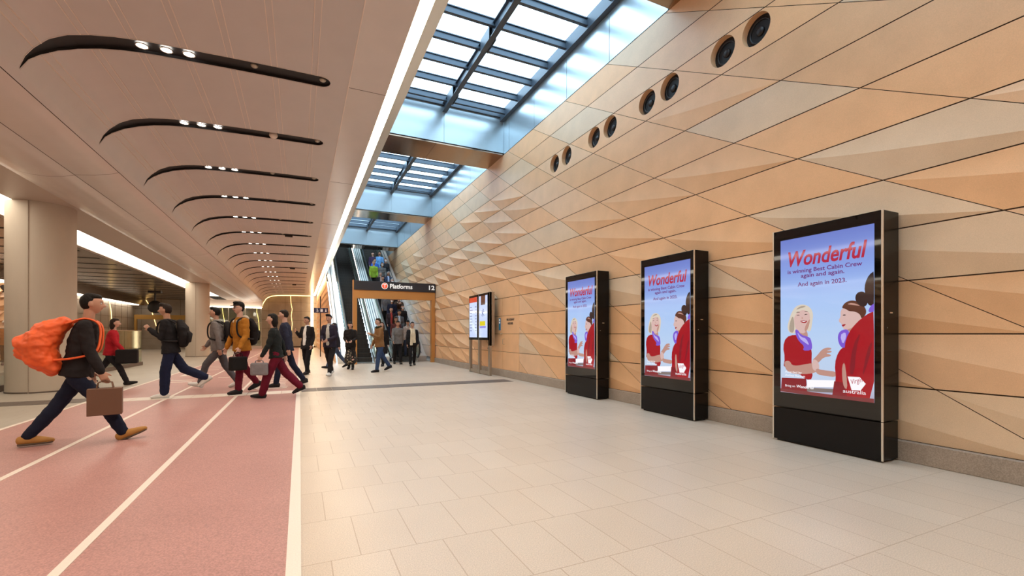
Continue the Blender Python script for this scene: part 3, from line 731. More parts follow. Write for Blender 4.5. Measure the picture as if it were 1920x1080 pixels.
tag(kiosk, 'tall black advertising screen nearest to us on the right, by the wall', 'kiosk', 'advertising kiosks along the wall')
kiosk.location = (5.09, 2.46, 0)
for y, lab in ((4.77, 'tall black advertising screen standing in the middle of the three kiosks'), (7.11, 'tall black advertising screen farthest from us, next to the service door')):
    c = copy_tree(kiosk); c.location = (5.09, y, 0); c['label'] = lab

# ------------------------------------------------------------------ info display
inf = empty('information_display', (5.10, 12.5, 0), label='twin screen information display on steel posts beside the service door', cat='information display')
for y in (0, .84, 1.68): MB().box(0, y, 0, .07, y+.12, 2.50 if y else 2.50).build('post', M['champ'], inf, bevel=.004)
for y in (.12, .96): MB().box(.01, y, .02, .06, y+.72, .12).build('foot_rail', M['champ'], inf)
MB().box(.0, 0, 0.9, .16, .10, 2.5).build('side_cover', M['champ'], inf)
wht, lin, yel = scr('info_white', (.60, .70, .98)), scr('info_ink', (.10, .12, .30)), scr('info_yellow', (.75, .62, .02))
ired, ibr, ilil = scr('info_red', (.62, .06, .03)), scr('info_brown', (.10, .04, .03)), scr('info_lilac', (.30, .28, .75))
for j, y in enumerate((.98, .10)):
    h_ = MB().box(-.01, y, 1.06, .10, y+.80, 2.49).build('screen_housing', M['gloss'], inf, bevel=.004)
    s_ = MB().box(-.013, y+.05, 1.14, -.010, y+.75, 2.42).build('screen_face', wht, h_)
    if j == 0:
        MB().box(-.015, y+.05, 2.26, -.013, y+.75, 2.42).build('header_bar', ired, h_)
        b = MB(); rr = random.Random(2)
        for i in range(9):
            z = 2.1 - i*.095; b.box(-.015, y+.42+rr.uniform(0, .1), z, -.013, y+.70, z+.022); b.box(-.015, y+.09, z, -.013, y+.17+rr.uniform(0, .06), z+.022)
        b.build('timetable_rows', lin, h_)
    else:
        MB().box(-.015, y+.22, 2.14, -.013, y+.58, 2.42).build('photo_block', ibr, h_)
        MB().box(-.015, y+.22, 1.50, -.013, y+.68, 1.64).build('yellow_block', yel, h_); MB().box(-.015, y+.18, 1.43, -.013, y+.68, 1.49).build('lilac_block', ilil, h_)
        b = MB()
        for a in ((0, 0, .2, .12), (.05, .2, .2, .0), (.1, .22, .1, -.02), (-.02, .12, .22, .16)): b.tube([(-.014, y+.3+a[0], 1.8+a[1]), (-.014, y+.3+a[2], 1.8+a[3])], .008, 6)
        b.build('map_lines', lin, h_)

# ------------------------------------------------------------------ small signs and hanging things
sp = empty('wayfinding_sign', (.86, 27, 0), label='small dark hanging sign with toilet pictograms on a slim black post', cat='sign')
MB().box(.14, -.03, 0, .19, .03, 3.3).build('post', M['blackmetal'], sp)
b_ = MB().box(-.16, -.06, 2.40, .56, -.035, 2.66).build('sign_panel', M['navy'], sp)
pg = MB(); pg.cyl((.0, 2.60), .022, -.066, -.061, 16, 0, 'y'); pg.tube([(.0, -.064, 2.57), (.0, -.064, 2.50), (.06, -.064, 2.50)], .01, 6); pg.tube([(.035*math.cos(t*.5)+.01, -.064, 2.49+.045*math.sin(t*.5)) for t in range(6, 13)], .006, 6); pg.build('accessible_pictogram', M['lilac'] if 'lilac' in M else M['white'], b_)
pg = MB()
for x in (.19, .25): pg.cyl((x, 2.60), .02, -.066, -.061, 16, 0, 'y'); pg.box(x-.02, -.066, 2.45, x+.02, -.061, 2.57)
pg.build('toilet_pictogram', M['white'], b_)
pg = MB(); pg.cyl((.44, 2.60), .02, -.066, -.061, 16, 0, 'y'); pg.prism([(.40, 2.46), (.48, 2.46), (.45, 2.57), (.43, 2.57)], "y", -.066, -.061); pg.build('parent_pictogram', M['white'], b_)
hg = empty('hanging_speaker', (-8.75, 37.6, 0), label='round black disc shaped speaker hanging from the low ceiling', cat='speaker')
b = MB(); b.ell((0, 0, 3.05), (.42, .16, .42), n=24, k=16); b.build('speaker_disc', M['blackmetal'], hg)
MB().cyl((0, 0), .05, 3.4, 4.08, 12).build('stem', M['blackmetal'], hg); MB().box(-.35, -.2, 3.98, .35, .2, 4.08).build('ceiling_bracket', M['blackmetal'], hg)


# ------------------------------------------------------------------ people
cloth_cache = {}
def cloth(col, rough=.85, sheen=.0):
    key = (tuple(col), rough)
    if key not in cloth_cache: cloth_cache[key] = mat('cloth', col, rough, spec=.2, bump=.35, bscale=14, vary=.12, vscale=9)
    return cloth_cache[key]
SKINS = {'light': mat('skin_light', (.56, .33, .25), .5), 'mid': mat('skin_mid', (.46, .25, .17), .5), 'tan': mat('skin_tan', (.36, .19, .12), .5)}
LIP = mat('lips', (.36, .12, .10), .45); BROW = mat('brows', (.04, .025, .02), .7); EYEW = mat('eye_white', (.42, .40, .38), .2); IRIS = mat('iris', (.02, .012, .01), .15)
HAIRS = {k: mat('hair_' + k, c, .65, spec=.2, bump=.5, bscale=60, stretch=(1, 1, .2)) for k, c in dict(black=(.008, .006, .005), brown=(.035, .018, .010), grey=(.30, .29, .28), dark=(.022, .014, .011), fair=(.25, .16, .08)).items()}
WHITE_FAB = (.72, .70, .67)

def remesh(mb, name, mats, voxel, parent, smooth=2, wrinkle=0., seed=0, paint=None):
    me = mb.mesh('tmp', mats[0]); o = bpy.data.objects.new('tmp', me); COL.objects.link(o)
    r = o.modifiers.new('r', 'REMESH'); r.mode = 'VOXEL'; r.voxel_size = voxel; r.use_smooth_shade = True
    if smooth: q = o.modifiers.new('s', 'SMOOTH'); q.iterations = smooth; q.factor = .5
    dg = bpy.context.evaluated_depsgraph_get(); nm = bpy.data.meshes.new_from_object(o.evaluated_get(dg)); bpy.data.objects.remove(o)
    nm.name = name; nm.materials.clear()
    for x in mats: nm.materials.append(x)
    if wrinkle:
        off = Vector((seed*3.1, seed*1.7, 0)); nm.calc_loop_triangles()
        nr = [v.normal.copy() for v in nm.vertices]
        for v, n_ in zip(nm.vertices, nr):
            p = v.co
            f = noise.noise(Vector((p.x*9, p.y*9, p.z*14 + 4*p.x)) + off) + .5*noise.noise(Vector((p.x*22, p.y*22, p.z*30)) + off)
            v.co = p + n_*f*wrinkle
    if paint:
        for p in nm.polygons: p.material_index = paint(p.center)
    for p in nm.polygons: p.use_smooth = True
    ob = bpy.data.objects.new(name, nm); COL.objects.link(ob)
    if parent: ob.parent = parent
    return ob

def skeleton(H, lean=4, thL=18, knL=8, thR=-16, knR=18, ftL=0, ftR=None, armL=(-18, 12), armR=(20, 18), abL=8, abR=8, nod=0, turn=0, width=1., twist=0, sway=(0, 0)):
    s = H/1.76; J = {}; P = Vector((0, 0, .93*s)); lr = R(lean)
    u = Vector((0, math.sin(lr), math.cos(lr))); X = Vector((1, 0, 0)); f = X.cross(u)*-1
    J['s'] = s; J['u'] = u; J['P'] = P; J['W'] = width
    J['chest'] = P + u*.34*s; J['neck'] = P + u*.555*s
    ct, st_ = math.cos(R(twist)), math.sin(R(twist)); XS = X*ct + Vector((0, 1, 0))*st_; J['XS'] = XS
    hd = (Matrix.Rotation(R(turn), 3, 'Z') @ Matrix.Rotation(R(-nod), 3, 'X')); J['hrot'] = hd
    J['head'] = J['neck'] + u*.075*s + hd @ Vector((0, .022*s, .105*s))
    for sd, sg, th, kn, ft, arm, ab in (('L', -1, thL, knL, ftL, armL, abL), ('R', 1, thR, knR, ftR, armR, abR)):
        hp = P + X*sg*.092*s*width - Vector((0, 0, .02*s))
        a = R(th); b = R(th-kn)
        kne = hp + Vector((sg*.01, math.sin(a), -math.cos(a)))*.435*s
        ank = kne + Vector((sg*.0, math.sin(b), -math.cos(b)))*.405*s
        fa = 0 if ft is None and th > 0 else (ft if ft is not None else -(kn-th)*.55)
        if ft is None and th <= 0: fa = -(kn-th)*.55
        fd = Vector((sg*.08, math.cos(R(fa)), math.sin(R(fa)))).normalized()
        J['hip'+sd], J['knee'+sd], J['ank'+sd], J['fd'+sd] = hp, kne, ank, fd
        sh_ = P + u*.480*s + XS*sg*.165*s*width
        def adir(t, abd): return Vector((sg*math.sin(R(abd)), math.sin(R(t))*math.cos(R(abd)), -math.cos(R(t))*math.cos(R(abd))))
        e0, e1 = arm[0], arm[1]; inw = arm[2] if len(arm) > 2 else 0
        el = sh_ + adir(e0, ab)*.285*s; d2 = adir(e0+e1, ab*.3 - inw); wr = el + d2*.255*s
        J['sh'+sd], J['el'+sd], J['wr'+sd], J['hd'+sd] = sh_, el, wr, d2
    low = min(min((J['ank'+q] - Vector((0, 0, .085*s))).z, (J['ank'+q] + J['fd'+q]*.17*s - Vector((0, 0, .085*s))).z) for q in 'LR')
    dz = Vector((0, 0, -low))
    for k in list(J):
        if isinstance(J[k], Vector) and k not in ('u', 'XS') and not k.startswith('fd') and k not in ('hdL', 'hdR'): J[k] = J[k] + dz
    return J

def head_fn(s):
    def fn(q):
        x, y, z = q.x, q.y, q.z
        if z < -.02*s: k = 1 - .30*min(1, (-.02*s - z)/(.09*s)); x *= k; y *= (1 - .10*min(1, (-.02*s - z)/(.09*s))) if y < 0 else 1
        if y > .03*s:
            for sx in (-1, 1):
                d = ((x - sx*.031*s)/(.018*s))**2 + ((z - .004*s)/(.014*s))**2; y -= .012*s*math.exp(-d)
            y += .004*s*math.exp(-((z-.03*s)/(.012*s))**2)
            y += .006*s*math.exp(-((z+.052*s)/(.014*s))**2 - (x/(.022*s))**2)
            y += .006*s*math.exp(-((z+.098*s)/(.016*s))**2 - (x/(.025*s))**2)
        return Vector((x, y, z))
    return fn

def hand(mb, wr, d, s, sg, curl, palm_in, thin=.0085):
    # palm, four unequal bent fingers and a side thumb; palm faces the thigh
    d = d.normalized(); side = Vector((sg, 0, 0)); side = (side - d*side.dot(d)).normalized()   # back of the hand
    fw = side.cross(d)*(-1)
    if fw.y < 0 and abs(d.y) < .9: fw = -fw
    c = wr + d*.045*s
    mb.tube([wr - d*.02*s, wr + d*.02*s, wr + d*.06*s, wr + d*.088*s], [(.022*s, .026*s), (.018*s, .032*s), (.016*s, .040*s), (.014*s, .040*s)], 12, ref=tuple(side))
    for i, (o_, ln) in enumerate(((.030, .070), (.010, .080), (-.010, .074), (-.029, .058))):
        p = wr + d*.088*s + fw*o_*s; pts = [p - d*.015*s]; dd = d.copy(); q = p
        for j, fr in enumerate((.42, .32, .26)):
            ang = R(curl*(.6 + .35*j) + i*4); dd = (dd*math.cos(ang) - side*math.sin(ang)).normalized(); q = q + dd*ln*fr*s; pts.append(q.copy())
        mb.tube(pts, [thin*s*1.08, thin*s, thin*s*.94, thin*s*.82], 8, ref=tuple(side))
    p = wr + d*.02*s + fw*.022*s; dd = (d*.72 + fw*.62 - side*.25).normalized()
    q1 = p + dd*.04*s; dd = (dd + d*.5 - side*.15).normalized(); q2 = q1 + dd*.034*s
    mb.tube([p, q1, q2], [.012*s, .011*s, .0085*s], 8, ref=tuple(side))

def person(label, loc, face, H=1.75, pose=None, top=(.02, .02, .025), legs=(.02, .02, .03), shoes=(.02, .018, .018), hair=('black', 'short'), skin='light', style='jacket',
           vox=.010, extra=(), shirt=None, group=None, seed=1, sole=None, legstyle='trousers', hidden_legs=False):
    root = empty('person', loc, R(face), label=label, cat='person', group=group)
    J = skeleton(H, **(pose or {})); s = J['s']; W = J['W']; u = J['u']; XS = J['XS']; P = J['P']; tref = (XS.x, XS.y, 0)
    T = lambda t: P + u*t*s
    b = MB()
    b.tube([T(-.05), T(.05), T(.18), T(.32), T(.44), T(.50), T(.535)], [(.15*s*W, .105*s), (.155*s*W, .105*s), (.13*s*W, .09*s), (.155*s*W, .105*s), (.150*s*W, .088*s), (.10*s*W, .070*s), (.055*s, .055*s)], 20, ref=tref)
    b.tube([T(.50), J['neck'] + u*.02*s, J['head'] - J['hrot'] @ Vector((0, .02*s, .06*s))], [.062*s, .054*s, .052*s], 14)
    b.ell(J['head'], (.076*s, .097*s, .118*s), J['hrot'], 28, 20, fn=head_fn(s))
    hp = lambda x, y, z: J['head'] + J['hrot'] @ (Vector((x, y, z))*s)
    b.tube([hp(0, .088, .012), hp(0, .103, -.010), hp(0, .112, -.026)], [.008*s, .0105*s, .013*s], 8); b.ell(hp(0, .098, -.030), (.018*s, .014*s, .009*s), J['hrot'], 10, 6)
    for sx in (-1, 1): b.ell(hp(sx*.078, -.004, -.008), (.009*s, .018*s, .031*s), J['hrot'], 10, 8)
    for q, sg in (('L', -1), ('R', 1)):
        b.tube([J['hip'+q] + Vector((0, 0, .03*s)), J['hip'+q] - Vector((0, 0, .06*s)), J['knee'+q], J['knee'+q]*.65 + J['ank'+q]*.35, J['ank'+q]], [.085*s, .083*s, .054*s, .055*s, .036*s], 14)
        b.tube([J['ank'+q] - Vector((0, 0, .03*s)), J['ank'+q] + J['fd'+q]*.06*s - Vector((0, 0, .045*s)), J['ank'+q] + J['fd'+q]*.15*s - Vector((0, 0, .06*s))], [.034*s, .032*s, .025*s], 10)
        b.tube([J['sh'+q], J['sh'+q]*.5 + J['el'+q]*.5, J['el'+q], J['wr'+q]], [.046*s, .042*s, .035*s, .026*s], 12)
        hand(b, J['wr'+q], J['hd'+q], s, sg, 26 if q == 'R' else 22, 0)
    hi = J['hrot'].inverted(); mask = 'mask' in extra
    def paint(c):
        q = hi @ (c - J['head']) / s
        if q.y > .05 and abs(q.z) < .12:
            if not mask and abs(q.x) < .023 and -.060 < q.z < -.045: return 1
            if .014 < abs(q.x) < .044 and .021 < q.z < .0275: return 2
            if .022 < abs(q.x) < .040 and -.001 < q.z < .006: return 2
        return 0
    remesh(b, 'body', [SKINS[skin], LIP, BROW], vox, root, 1, paint=paint)
    if vox <= .0085:
        for sx in (-1, 1):
            e = MB(); e.ell(hp(sx*.031, .079, .003), (.0115*s, .0115*s, .0115*s), J['hrot'], 12, 8); eo = e.build('eye', EYEW, root)
            e = MB(); e.ell(hp(sx*.031, .0865, .003), (.006*s, .005*s, .006*s), J['hrot'], 10, 6); e.build('iris', IRIS, eo)
    # upper garment
    g = MB(); long_ = {'coat': -.42, 'jacket': -.10, 'dress': -.34, 'suit': -.16}.get(style, -.08); puff = {'jacket': 1.07, 'coat': 1.08, 'suit': 1.03}.get(style, 1.0)
    pts = [T(long_), T(long_*.5 + .02), T(.14), T(.30), T(.42), T(.495), T(.535), T(.56)]
    hem = .185 if style in ('jacket', 'knit') else .20
    rr = [(hem*s*W*puff, (.142 if style != 'knit' else .158)*s*puff), (.182*s*W*puff, .134*s*puff), (.165*s*W*puff, .118*s*puff), (.180*s*W*puff, .128*s*puff), (.180*s*W*puff, .115*s*puff), (.150*s*W*puff, .095*s*puff), (.080*s, .076*s), (.070*s, .070*s)]
    g.tube(pts, rr, 24, ref=tref, cap=False)
    for q in 'LR': g.tube([T(.50), J['sh'+q]], [(.062*s, .062*s), (.056*s*puff, .056*s*puff)], 14)
    for q in 'LR':
        w_ = J['wr'+q] - J['hd'+q]*.0*s
        g.ell(J['sh'+q] - XS*(1 if q == 'R' else -1)*.012*s, (.062*s*puff,)*3, None, 14, 10)
        g.tube([J['sh'+q], J['sh'+q]*.55 + J['el'+q]*.45, J['el'+q], J['el'+q]*.4 + w_*.6, w_], [.063*s*puff, .060*s*puff, .053*s*puff, .049*s*puff, .041*s*puff], 14)
    if 'hood' in extra: g.ell(J['neck'] - Vector((0, .075*s, -.0*s)), (.115*s, .075*s, .075*s), None, 14, 10)
    remesh(g, {'coat': 'coat', 'suit': 'suit_jacket', 'knit': 'jumper', 'dress': 'coat'}.get(style, 'jacket'), [cloth(top)], max(vox*1.15, .010), root, 3, .010, seed)
    if shirt:
        g = MB(); fw = XS.cross(u)*-1
        if fw.y < 0: fw = -fw
        o_ = fw*.045*s
        g.tube([T(-.02)+o_, T(.14)+o_, T(.30)+o_*1.15, T(.42)+o_, T(.51)+o_*.5, T(.55)], [(.085*s, .102*s*puff), (.085*s, .093*s*puff), (.085*s, .098*s*puff), (.080*s, .086*s*puff), (.072*s, .07*s), (.068*s, .062*s)], 16, ref=tref)
        remesh(g, 'shirt', [cloth(shirt)], max(vox, .009), root, 2, .004, seed)
    # legs
    if not hidden_legs or True:
        g = MB(); g.tube([T(-.06), T(.06)], [(.158*s*W, .110*s), (.158*s*W, .108*s)], 20, ref=tref)
        for q in 'LR':
            an = J['ank'+q] + (J['knee'+q]-J['ank'+q]).normalized()*.015*s
            sl_ = {'slim': .8, 'trousers': 1., 'wide': 1.25}.get(legstyle, 1.)
            g.tube([J['hip'+q] + Vector((0, 0, .03*s)), J['hip'+q] - Vector((0, 0, .09*s)), J['knee'+q], J['knee'+q]*.5 + an*.5, an], [.092*s, .092*s, .072*s*sl_, .066*s*sl_, .058*s*sl_], 14)
        remesh(g, 'trousers', [cloth(legs)], max(vox*1.15, .010), root, 3, .007, seed+5)
    if legstyle == 'skirt' or style == 'dress':
        pass
    sole = sole or tuple(c*.6 for c in shoes)
    for q in 'LR':
        fd = J['fd'+q]; a = J['ank'+q]; upv = Vector((0, 0, 1)) - fd*fd.z; upv.normalize(); sd_ = tuple(fd.cross(upv))
        g = MB(); g.tube([a - upv*.035*s - fd*.055*s, a - upv*.03*s, a + fd*.08*s - upv*.045*s, a + fd*.155*s - upv*.056*s, a + fd*.19*s - upv*.060*s], [(.034*s, .048*s), (.041*s, .054*s), (.045*s, .044*s), (.044*s, .034*s), (.028*s, .024*s)], 14, ref=sd_)
        if 'boots' in extra: g.tube([a - upv*.02*s, a + upv*.07*s], [.050*s, .052*s], 14)
        sh_o = g.build('shoe', cloth(shoes, .6), root)
        k = MB(); k.tube([a - fd*.065*s - upv*.080*s, a + fd*.05*s - upv*.080*s, a + fd*.13*s - upv*.080*s, a + fd*.19*s - upv*.078*s], [(.038*s, .014*s), (.042*s, .014*s), (.048*s, .014*s), (.032*s, .013*s)], 12, ref=sd_); k.build('sole', cloth(sole, .6), sh_o)
    # hair
    hc, hs = hair; g = MB()
    if hs != 'none':
        g.ell(hp(0, -.022, .020), (.081*s, .090*s, .106*s), J['hrot'], 24, 16)
        g.ell(hp(0, .010, .076), (.070*s, .076*s, .044*s), J['hrot'], 20, 12)
        if hs == 'long':
            g.tube([hp(0, -.05, .02), hp(0, -.075, -.08), hp(0, -.085, -.2), hp(0, -.075, -.30)], [(.08*s, .06*s), (.085*s, .055*s), (.085*s, .04*s), (.05*s, .025*s)], 16)
            for sx in (-1, 1): g.tube([hp(sx*.072, .0, .03), hp(sx*.082, .005, -.06), hp(sx*.085, .02, -.17), hp(sx*.08, .035, -.26)], [.022*s, .027*s, .026*s, .014*s], 10)
        if hs == 'bob':
            g.tube([hp(0, -.035, .02), hp(0, -.05, -.08), hp(0, -.05, -.13)], [(.088*s, .07*s), (.09*s, .07*s), (.075*s, .05*s)], 16)
        if hs == 'tail': g.ell(hp(0, -.12, .03), (.03*s, .03*s, .03*s)); g.tube([hp(0, -.12, .03), hp(0, -.16, -.04), hp(0, -.15, -.14)], [.026*s, .03*s, .012*s], 10)
        if hs == 'curly':
            for i in range(26):
                a = i*2.4; zz = -.06 + .19*(i/26); rd = .095*math.sqrt(max(.1, 1-((zz-.02)/.12)**2))
                if math.sin(a) > .5 and zz < .07: continue
                g.ell(hp(rd*math.cos(a), -.015+rd*math.sin(a), zz), (.03*s, .03*s, .03*s), None, 8, 6)
        if hs == 'tuft': g.ell(hp(0, .05, .105), (.07*s, .05*s, .032*s), J['hrot'])
        remesh(g, 'hair', [HAIRS[hc]], max(vox, .008), root, 2, .004, seed)
    if 'cap' in extra:
        c = MB(); c.ell(hp(0, -.008, .055), (.088*s, .104*s, .082*s), J['hrot'], 20, 12, fn=lambda q: Vector((q.x, q.y, max(q.z, -.005*s)))); co = c.build('cap', cloth((.015, .013, .013)), root)
        c = MB(); c.tube([hp(0, .08, .052), hp(0, .13, .045), hp(0, .15, .040)], [(.065*s, .006*s), (.055*s, .006*s), (.035*s, .005*s)], 14); c.build('peak', cloth((.015, .013, .013)), co)
    if 'helmet' in extra:
        c = MB(); c.ell(hp(0, -.008, .055), (.11*s, .125*s, .10*s), J['hrot'], 20, 12, fn=lambda q: Vector((q.x, q.y, max(q.z, -.005*s)))); c.build('helmet', mat('helmet', (.75, .75, .72), .3), root)
    if mask:
        c = MB(); c.ell(hp(0, .060, -.048), (.058*s, .056*s, .045*s), J['hrot'], 16, 10); c.build('face_mask', cloth((.72, .76, .80)), root)
    if 'glasses' in extra:
        c = MB()
        for sx in (-1, 1):
            c.tube([hp(sx*.033 + .021*math.cos(t*math.pi/8), .101, .004 + .017*math.sin(t*math.pi/8)) for t in range(16)], .0022*s, 6, closed=True); c.tube([hp(sx*.054, .10, .008), hp(sx*.078, .0, .008)], .002*s, 6)
        c.build('glasses', cloth((.02, .015, .012), .3), root)
    if 'scarf' in extra or 'darkscarf' in extra:
        fc = (.66, .56, .40) if 'scarf' in extra else (.03, .035, .02)
        c = MB(); N_ = J['neck'] + u*.01*s; ring = [N_ + Vector((.085*s*math.cos(t*math.pi/8), .08*s*math.sin(t*math.pi/8) + .012*s, -.02*s*math.sin(t*math.pi/8))) for t in range(17)]
        c.tube(ring, .034*s, 10)
        if 'scarf' in extra:
            for sx in (-1, 1): c.tube([T(.52) + Vector((sx*.05*s, .09*s, 0)), T(.40) + Vector((sx*.05*s, .145*s, 0)), T(.2) + Vector((sx*.055*s, .15*s, 0)), T(-.04 - .05*sx) + Vector((sx*.06*s, .155*s, 0))], [(.045*s, .03*s), (.052*s, .026*s), (.056*s, .022*s), (.058*s, .016*s)], 12)
        remesh(c, 'scarf', [cloth(fc)], max(vox, .010), root, 2, .006, seed)
    if 'furcollar' in extra or 'palehood' in extra:
        fc = (.42, .32, .22) if 'furcollar' in extra else (.52, .46, .38)
        c = MB(); N_ = J['neck'] + u*.0*s
        c.tube([N_ + Vector((.10*s*math.sin(t), -.088*s*math.cos(t), -.02*s - .035*s*(1-math.cos(t)))) for t in [R(a) for a in range(-150, 151, 25)]], .036*s, 10)
        if 'palehood' in extra: c.ell(J['neck'] + Vector((0, -.10*s, -.02*s)), (.11*s, .06*s, .07*s))
        remesh(c, 'collar', [cloth(fc)], max(vox, .010), root, 2, .008, seed)
    if 'floral' in extra:
        c = MB(); c.tube([T(-.30), T(-.46), T(-.60)], [(.19*s, .135*s), (.215*s, .16*s), (.235*s, .18*s)], 20, ref=tref)
        remesh(c, 'skirt', [M['floral']], .012, root, 2, .008, seed)
    return root, J

# patterned skirt
def floral():
    m = mat('floral_fabric', (.02, .016, .015), .8); N = m.node_tree.nodes; L = m.node_tree.links
    v = N.new('ShaderNodeTexVoronoi'); v.inputs['Scale'].default_value = 14; r = N.new('ShaderNodeValToRGB'); tc = N.new('ShaderNodeTexCoord')
    L.new(tc.outputs['Object'], v.inputs['Vector']); L.new(v.outputs['Distance'], r.inputs[0]); e = r.color_ramp.elements
    e[0].position = .22; e[0].color = (.5, .43, .28, 1); e[1].position = .34; e[1].color = (.02, .016, .015, 1); L.new(r.outputs[0], N['Principled BSDF'].inputs['Base Color']); return m
M['floral'] = floral()

def curve(pts, k=5):   # smooth path through the points
    P_ = [pts[0]] + list(pts) + [pts[-1]]; out = []
    for i in range(1, len(P_)-2):
        a, b, c, d = P_[i-1:i+3]
        for j in range(k):
            t = j/k; out.append(.5*((2*b) + (c-a)*t + (2*a-5*b+4*c-d)*t*t + (3*b-a-3*c+d)*t*t*t))
    return out + [P_[-1]]
def at_root(root, name, lab, cat):    # a carried thing shares its carrier's place
    return empty(name, root.location, root.rotation_euler.z, label=lab, cat=cat)
def backpack(root, J, col, lab, size=1., strap=True):
    s = J['s']; e = at_root(root, 'backpack', lab, 'backpack'); u = J['u']; P = J['P']; back = Vector((0, -1, 0)) - u*Vector((0, -1, 0)).dot(u); back.normalize()
    T = lambda t, d: P + u*t*s + back*d*s
    b = MB(); b.tube([T(.06, .21), T(.20, .235*size), T(.36, .225*size), T(.48, .20)], [(.13*s*size, .075*s), (.155*s*size, .095*s*size), (.150*s*size, .088*s*size), (.10*s, .055*s)], 18, ref=(1, 0, 0))
    remesh(b, 'pack', [cloth(col)], .012, e, 2, .006, 3)
    b = MB(); b.tube([T(.10, .31), T(.24, .325*size), T(.30, .31)], [(.09*s, .03*s), (.11*s, .035*s), (.08*s, .02*s)], 14); b.build('front_pocket', cloth(col), e)
    for sx in (-1, 1):
        st = MB(); X = Vector((sx*.105*s, 0, 0)); st.tube(curve([T(.47, .15)+X, T(.545, .03)+X*.9, T(.50, -.105)+X, T(.36, -.15)+X*1.1, T(.2, -.13)+X*1.35, T(.14, .0)+X*1.85, T(.12, .15)+X*1.3]), .016*s, 8); st.build('strap', cloth(col, .7), e)
    return e
def hand_bag(root, J, hd, w_, h_, t_, col, lab, name='bag', drop=.03, paper=False, handle=.09):
    s = J['s']; e = at_root(root, name, lab, 'bag'); p = J['wr'+hd] + J['hd'+hd]*.105*s; z = p.z - handle
    b = MB(); b.box(p.x - t_/2, p.y - w_/2, z - h_, p.x + t_/2, p.y + w_/2, z); b.build('paper_body' if paper else 'body', col, e, bevel=.004 if paper else .03)
    for dx in (-t_*.3, t_*.3):
        b = MB(); b.tube([(p.x+dx, p.y-w_*.25, z-.02), (p.x+dx*.5, p.y-w_*.2, z+handle*.7), (p.x, p.y, p.z), (p.x+dx*.5, p.y+w_*.2, z+handle*.7), (p.x+dx, p.y+w_*.25, z-.02)], .007, 8); b.build('handle', col, e)
    return e

BLK = (.014, .012, .013); NVY = (.012, .014, .032)
WALK = dict(lean=5, thL=24, knL=6, thR=-16, knR=22, ftL=12, armL=(-22, 10), armR=(24, 20))
# 1 orange bag man, striding to the right
r1, J1 = person('person striding right in dark navy clothes and tan work boots with a big orange bag', (-2.30, 6.82, .008), -78, 1.78,
    dict(lean=9, thR=30, knR=4, ftR=24, thL=-24, knL=12, ftL=0, armL=(-8, 18), armR=(8, 14), turn=-4), top=(.018, .015, .016), legs=(.012, .015, .034), shoes=(.42, .21, .06), sole=(.10, .07, .05), hair=('black', 'short'), skin='mid', style='jacket', vox=.0075, seed=1)
ob = at_root(r1, 'orange_bag', 'bright orange bag slung across the back of the striding person in tan boots', 'bag')
T = lambda t, d, x=0: J1['P'] + J1['u']*t*J1['s'] + Vector((x, -d, 0))*J1['s']
ORG = mat('orange_fabric', (.80, .12, .025), .6, bump=.5, bscale=10, vary=.15, vscale=7)
b = MB(); b.tube([T(.02, .20), T(.12, .30), T(.26, .36), T(.40, .30), T(.50, .20)], [(.16, .10), (.20, .15), (.21, .17), (.19, .14), (.13, .08)], 20); b.tube([T(.10, .32, -.1), T(.20, .45, -.04), T(.30, .48, .04)], [(.12, .09), (.14, .10), (.10, .07)], 16)
remesh(b, 'main_sack', [ORG], .012, ob, 2, .022, 5)
for sx in (-1, 1):
    b = MB(); pp = curve([T(.50, .16, sx*.11), T(.56, .02, sx*.11), T(.50, -.105, sx*.115), T(.34, -.145, sx*.13), T(.18, -.13, sx*.16), T(.12, .02, sx*.205), T(.10, .18, sx*.15)]); b.tube(pp, [(.03, .012)]*len(pp), 10); b.build('strap', ORG, ob)
hand_bag(r1, J1, 'R', .30, .30, .16, mat('paper_brown', (.15, .075, .045), .8), 'brown paper carrier bag held low by the striding person with the orange bag', 'paper_bag', paper=True)
# 2 red jacket person walking behind
r2, J2 = person('person in a bright red jacket walking right, just behind the orange bag', (-4.15, 14.1, 0), -85, 1.66, dict(lean=6, thR=26, knR=4, ftR=14, thL=-26, knL=20), top=(.42, .015, .025), legs=(.018, .016, .02), hair=('dark', 'bob'), seed=2, vox=.010)
hand_bag(r2, J2, 'R', .42, .34, .2, cloth(BLK), 'black tote bag carried by the person in the red jacket', 'tote_bag', handle=-.12)
# 3 black leather jacket
r3, J3 = person('person in a shiny black padded jacket, navy jeans and white trainers walking left', (-2.30, 10.95, .008), 86, 1.80, dict(lean=6, thL=8, knL=6, ftL=0, thR=-26, knR=38, armL=(10, 120, 20), armR=(-10, 30)), top=(.014, .013, .015), legs=(.010, .014, .04), shoes=WHITE_FAB, hair=('dark', 'tuft'), skin='mid', vox=.0085, seed=3, legstyle='wide')
backpack(r3, J3, BLK, 'black backpack on the person in the shiny black jacket', 1.05)
# 4 grey jacket man
r4, J4 = person('person in a grey jacket and grey trousers walking left behind the mustard jacket', (-1.68, 12.3, .008), 82, 1.84, dict(lean=5, thL=30, knL=14, ftL=16, thR=-14, knR=20), top=(.17, .15, .145), legs=(.085, .08, .09), shoes=WHITE_FAB, hair=('black', 'tuft'), skin='mid', vox=.010, seed=4, shirt=(.3, .28, .27))
backpack(r4, J4, BLK, 'black bag on the back of the person in the grey jacket')
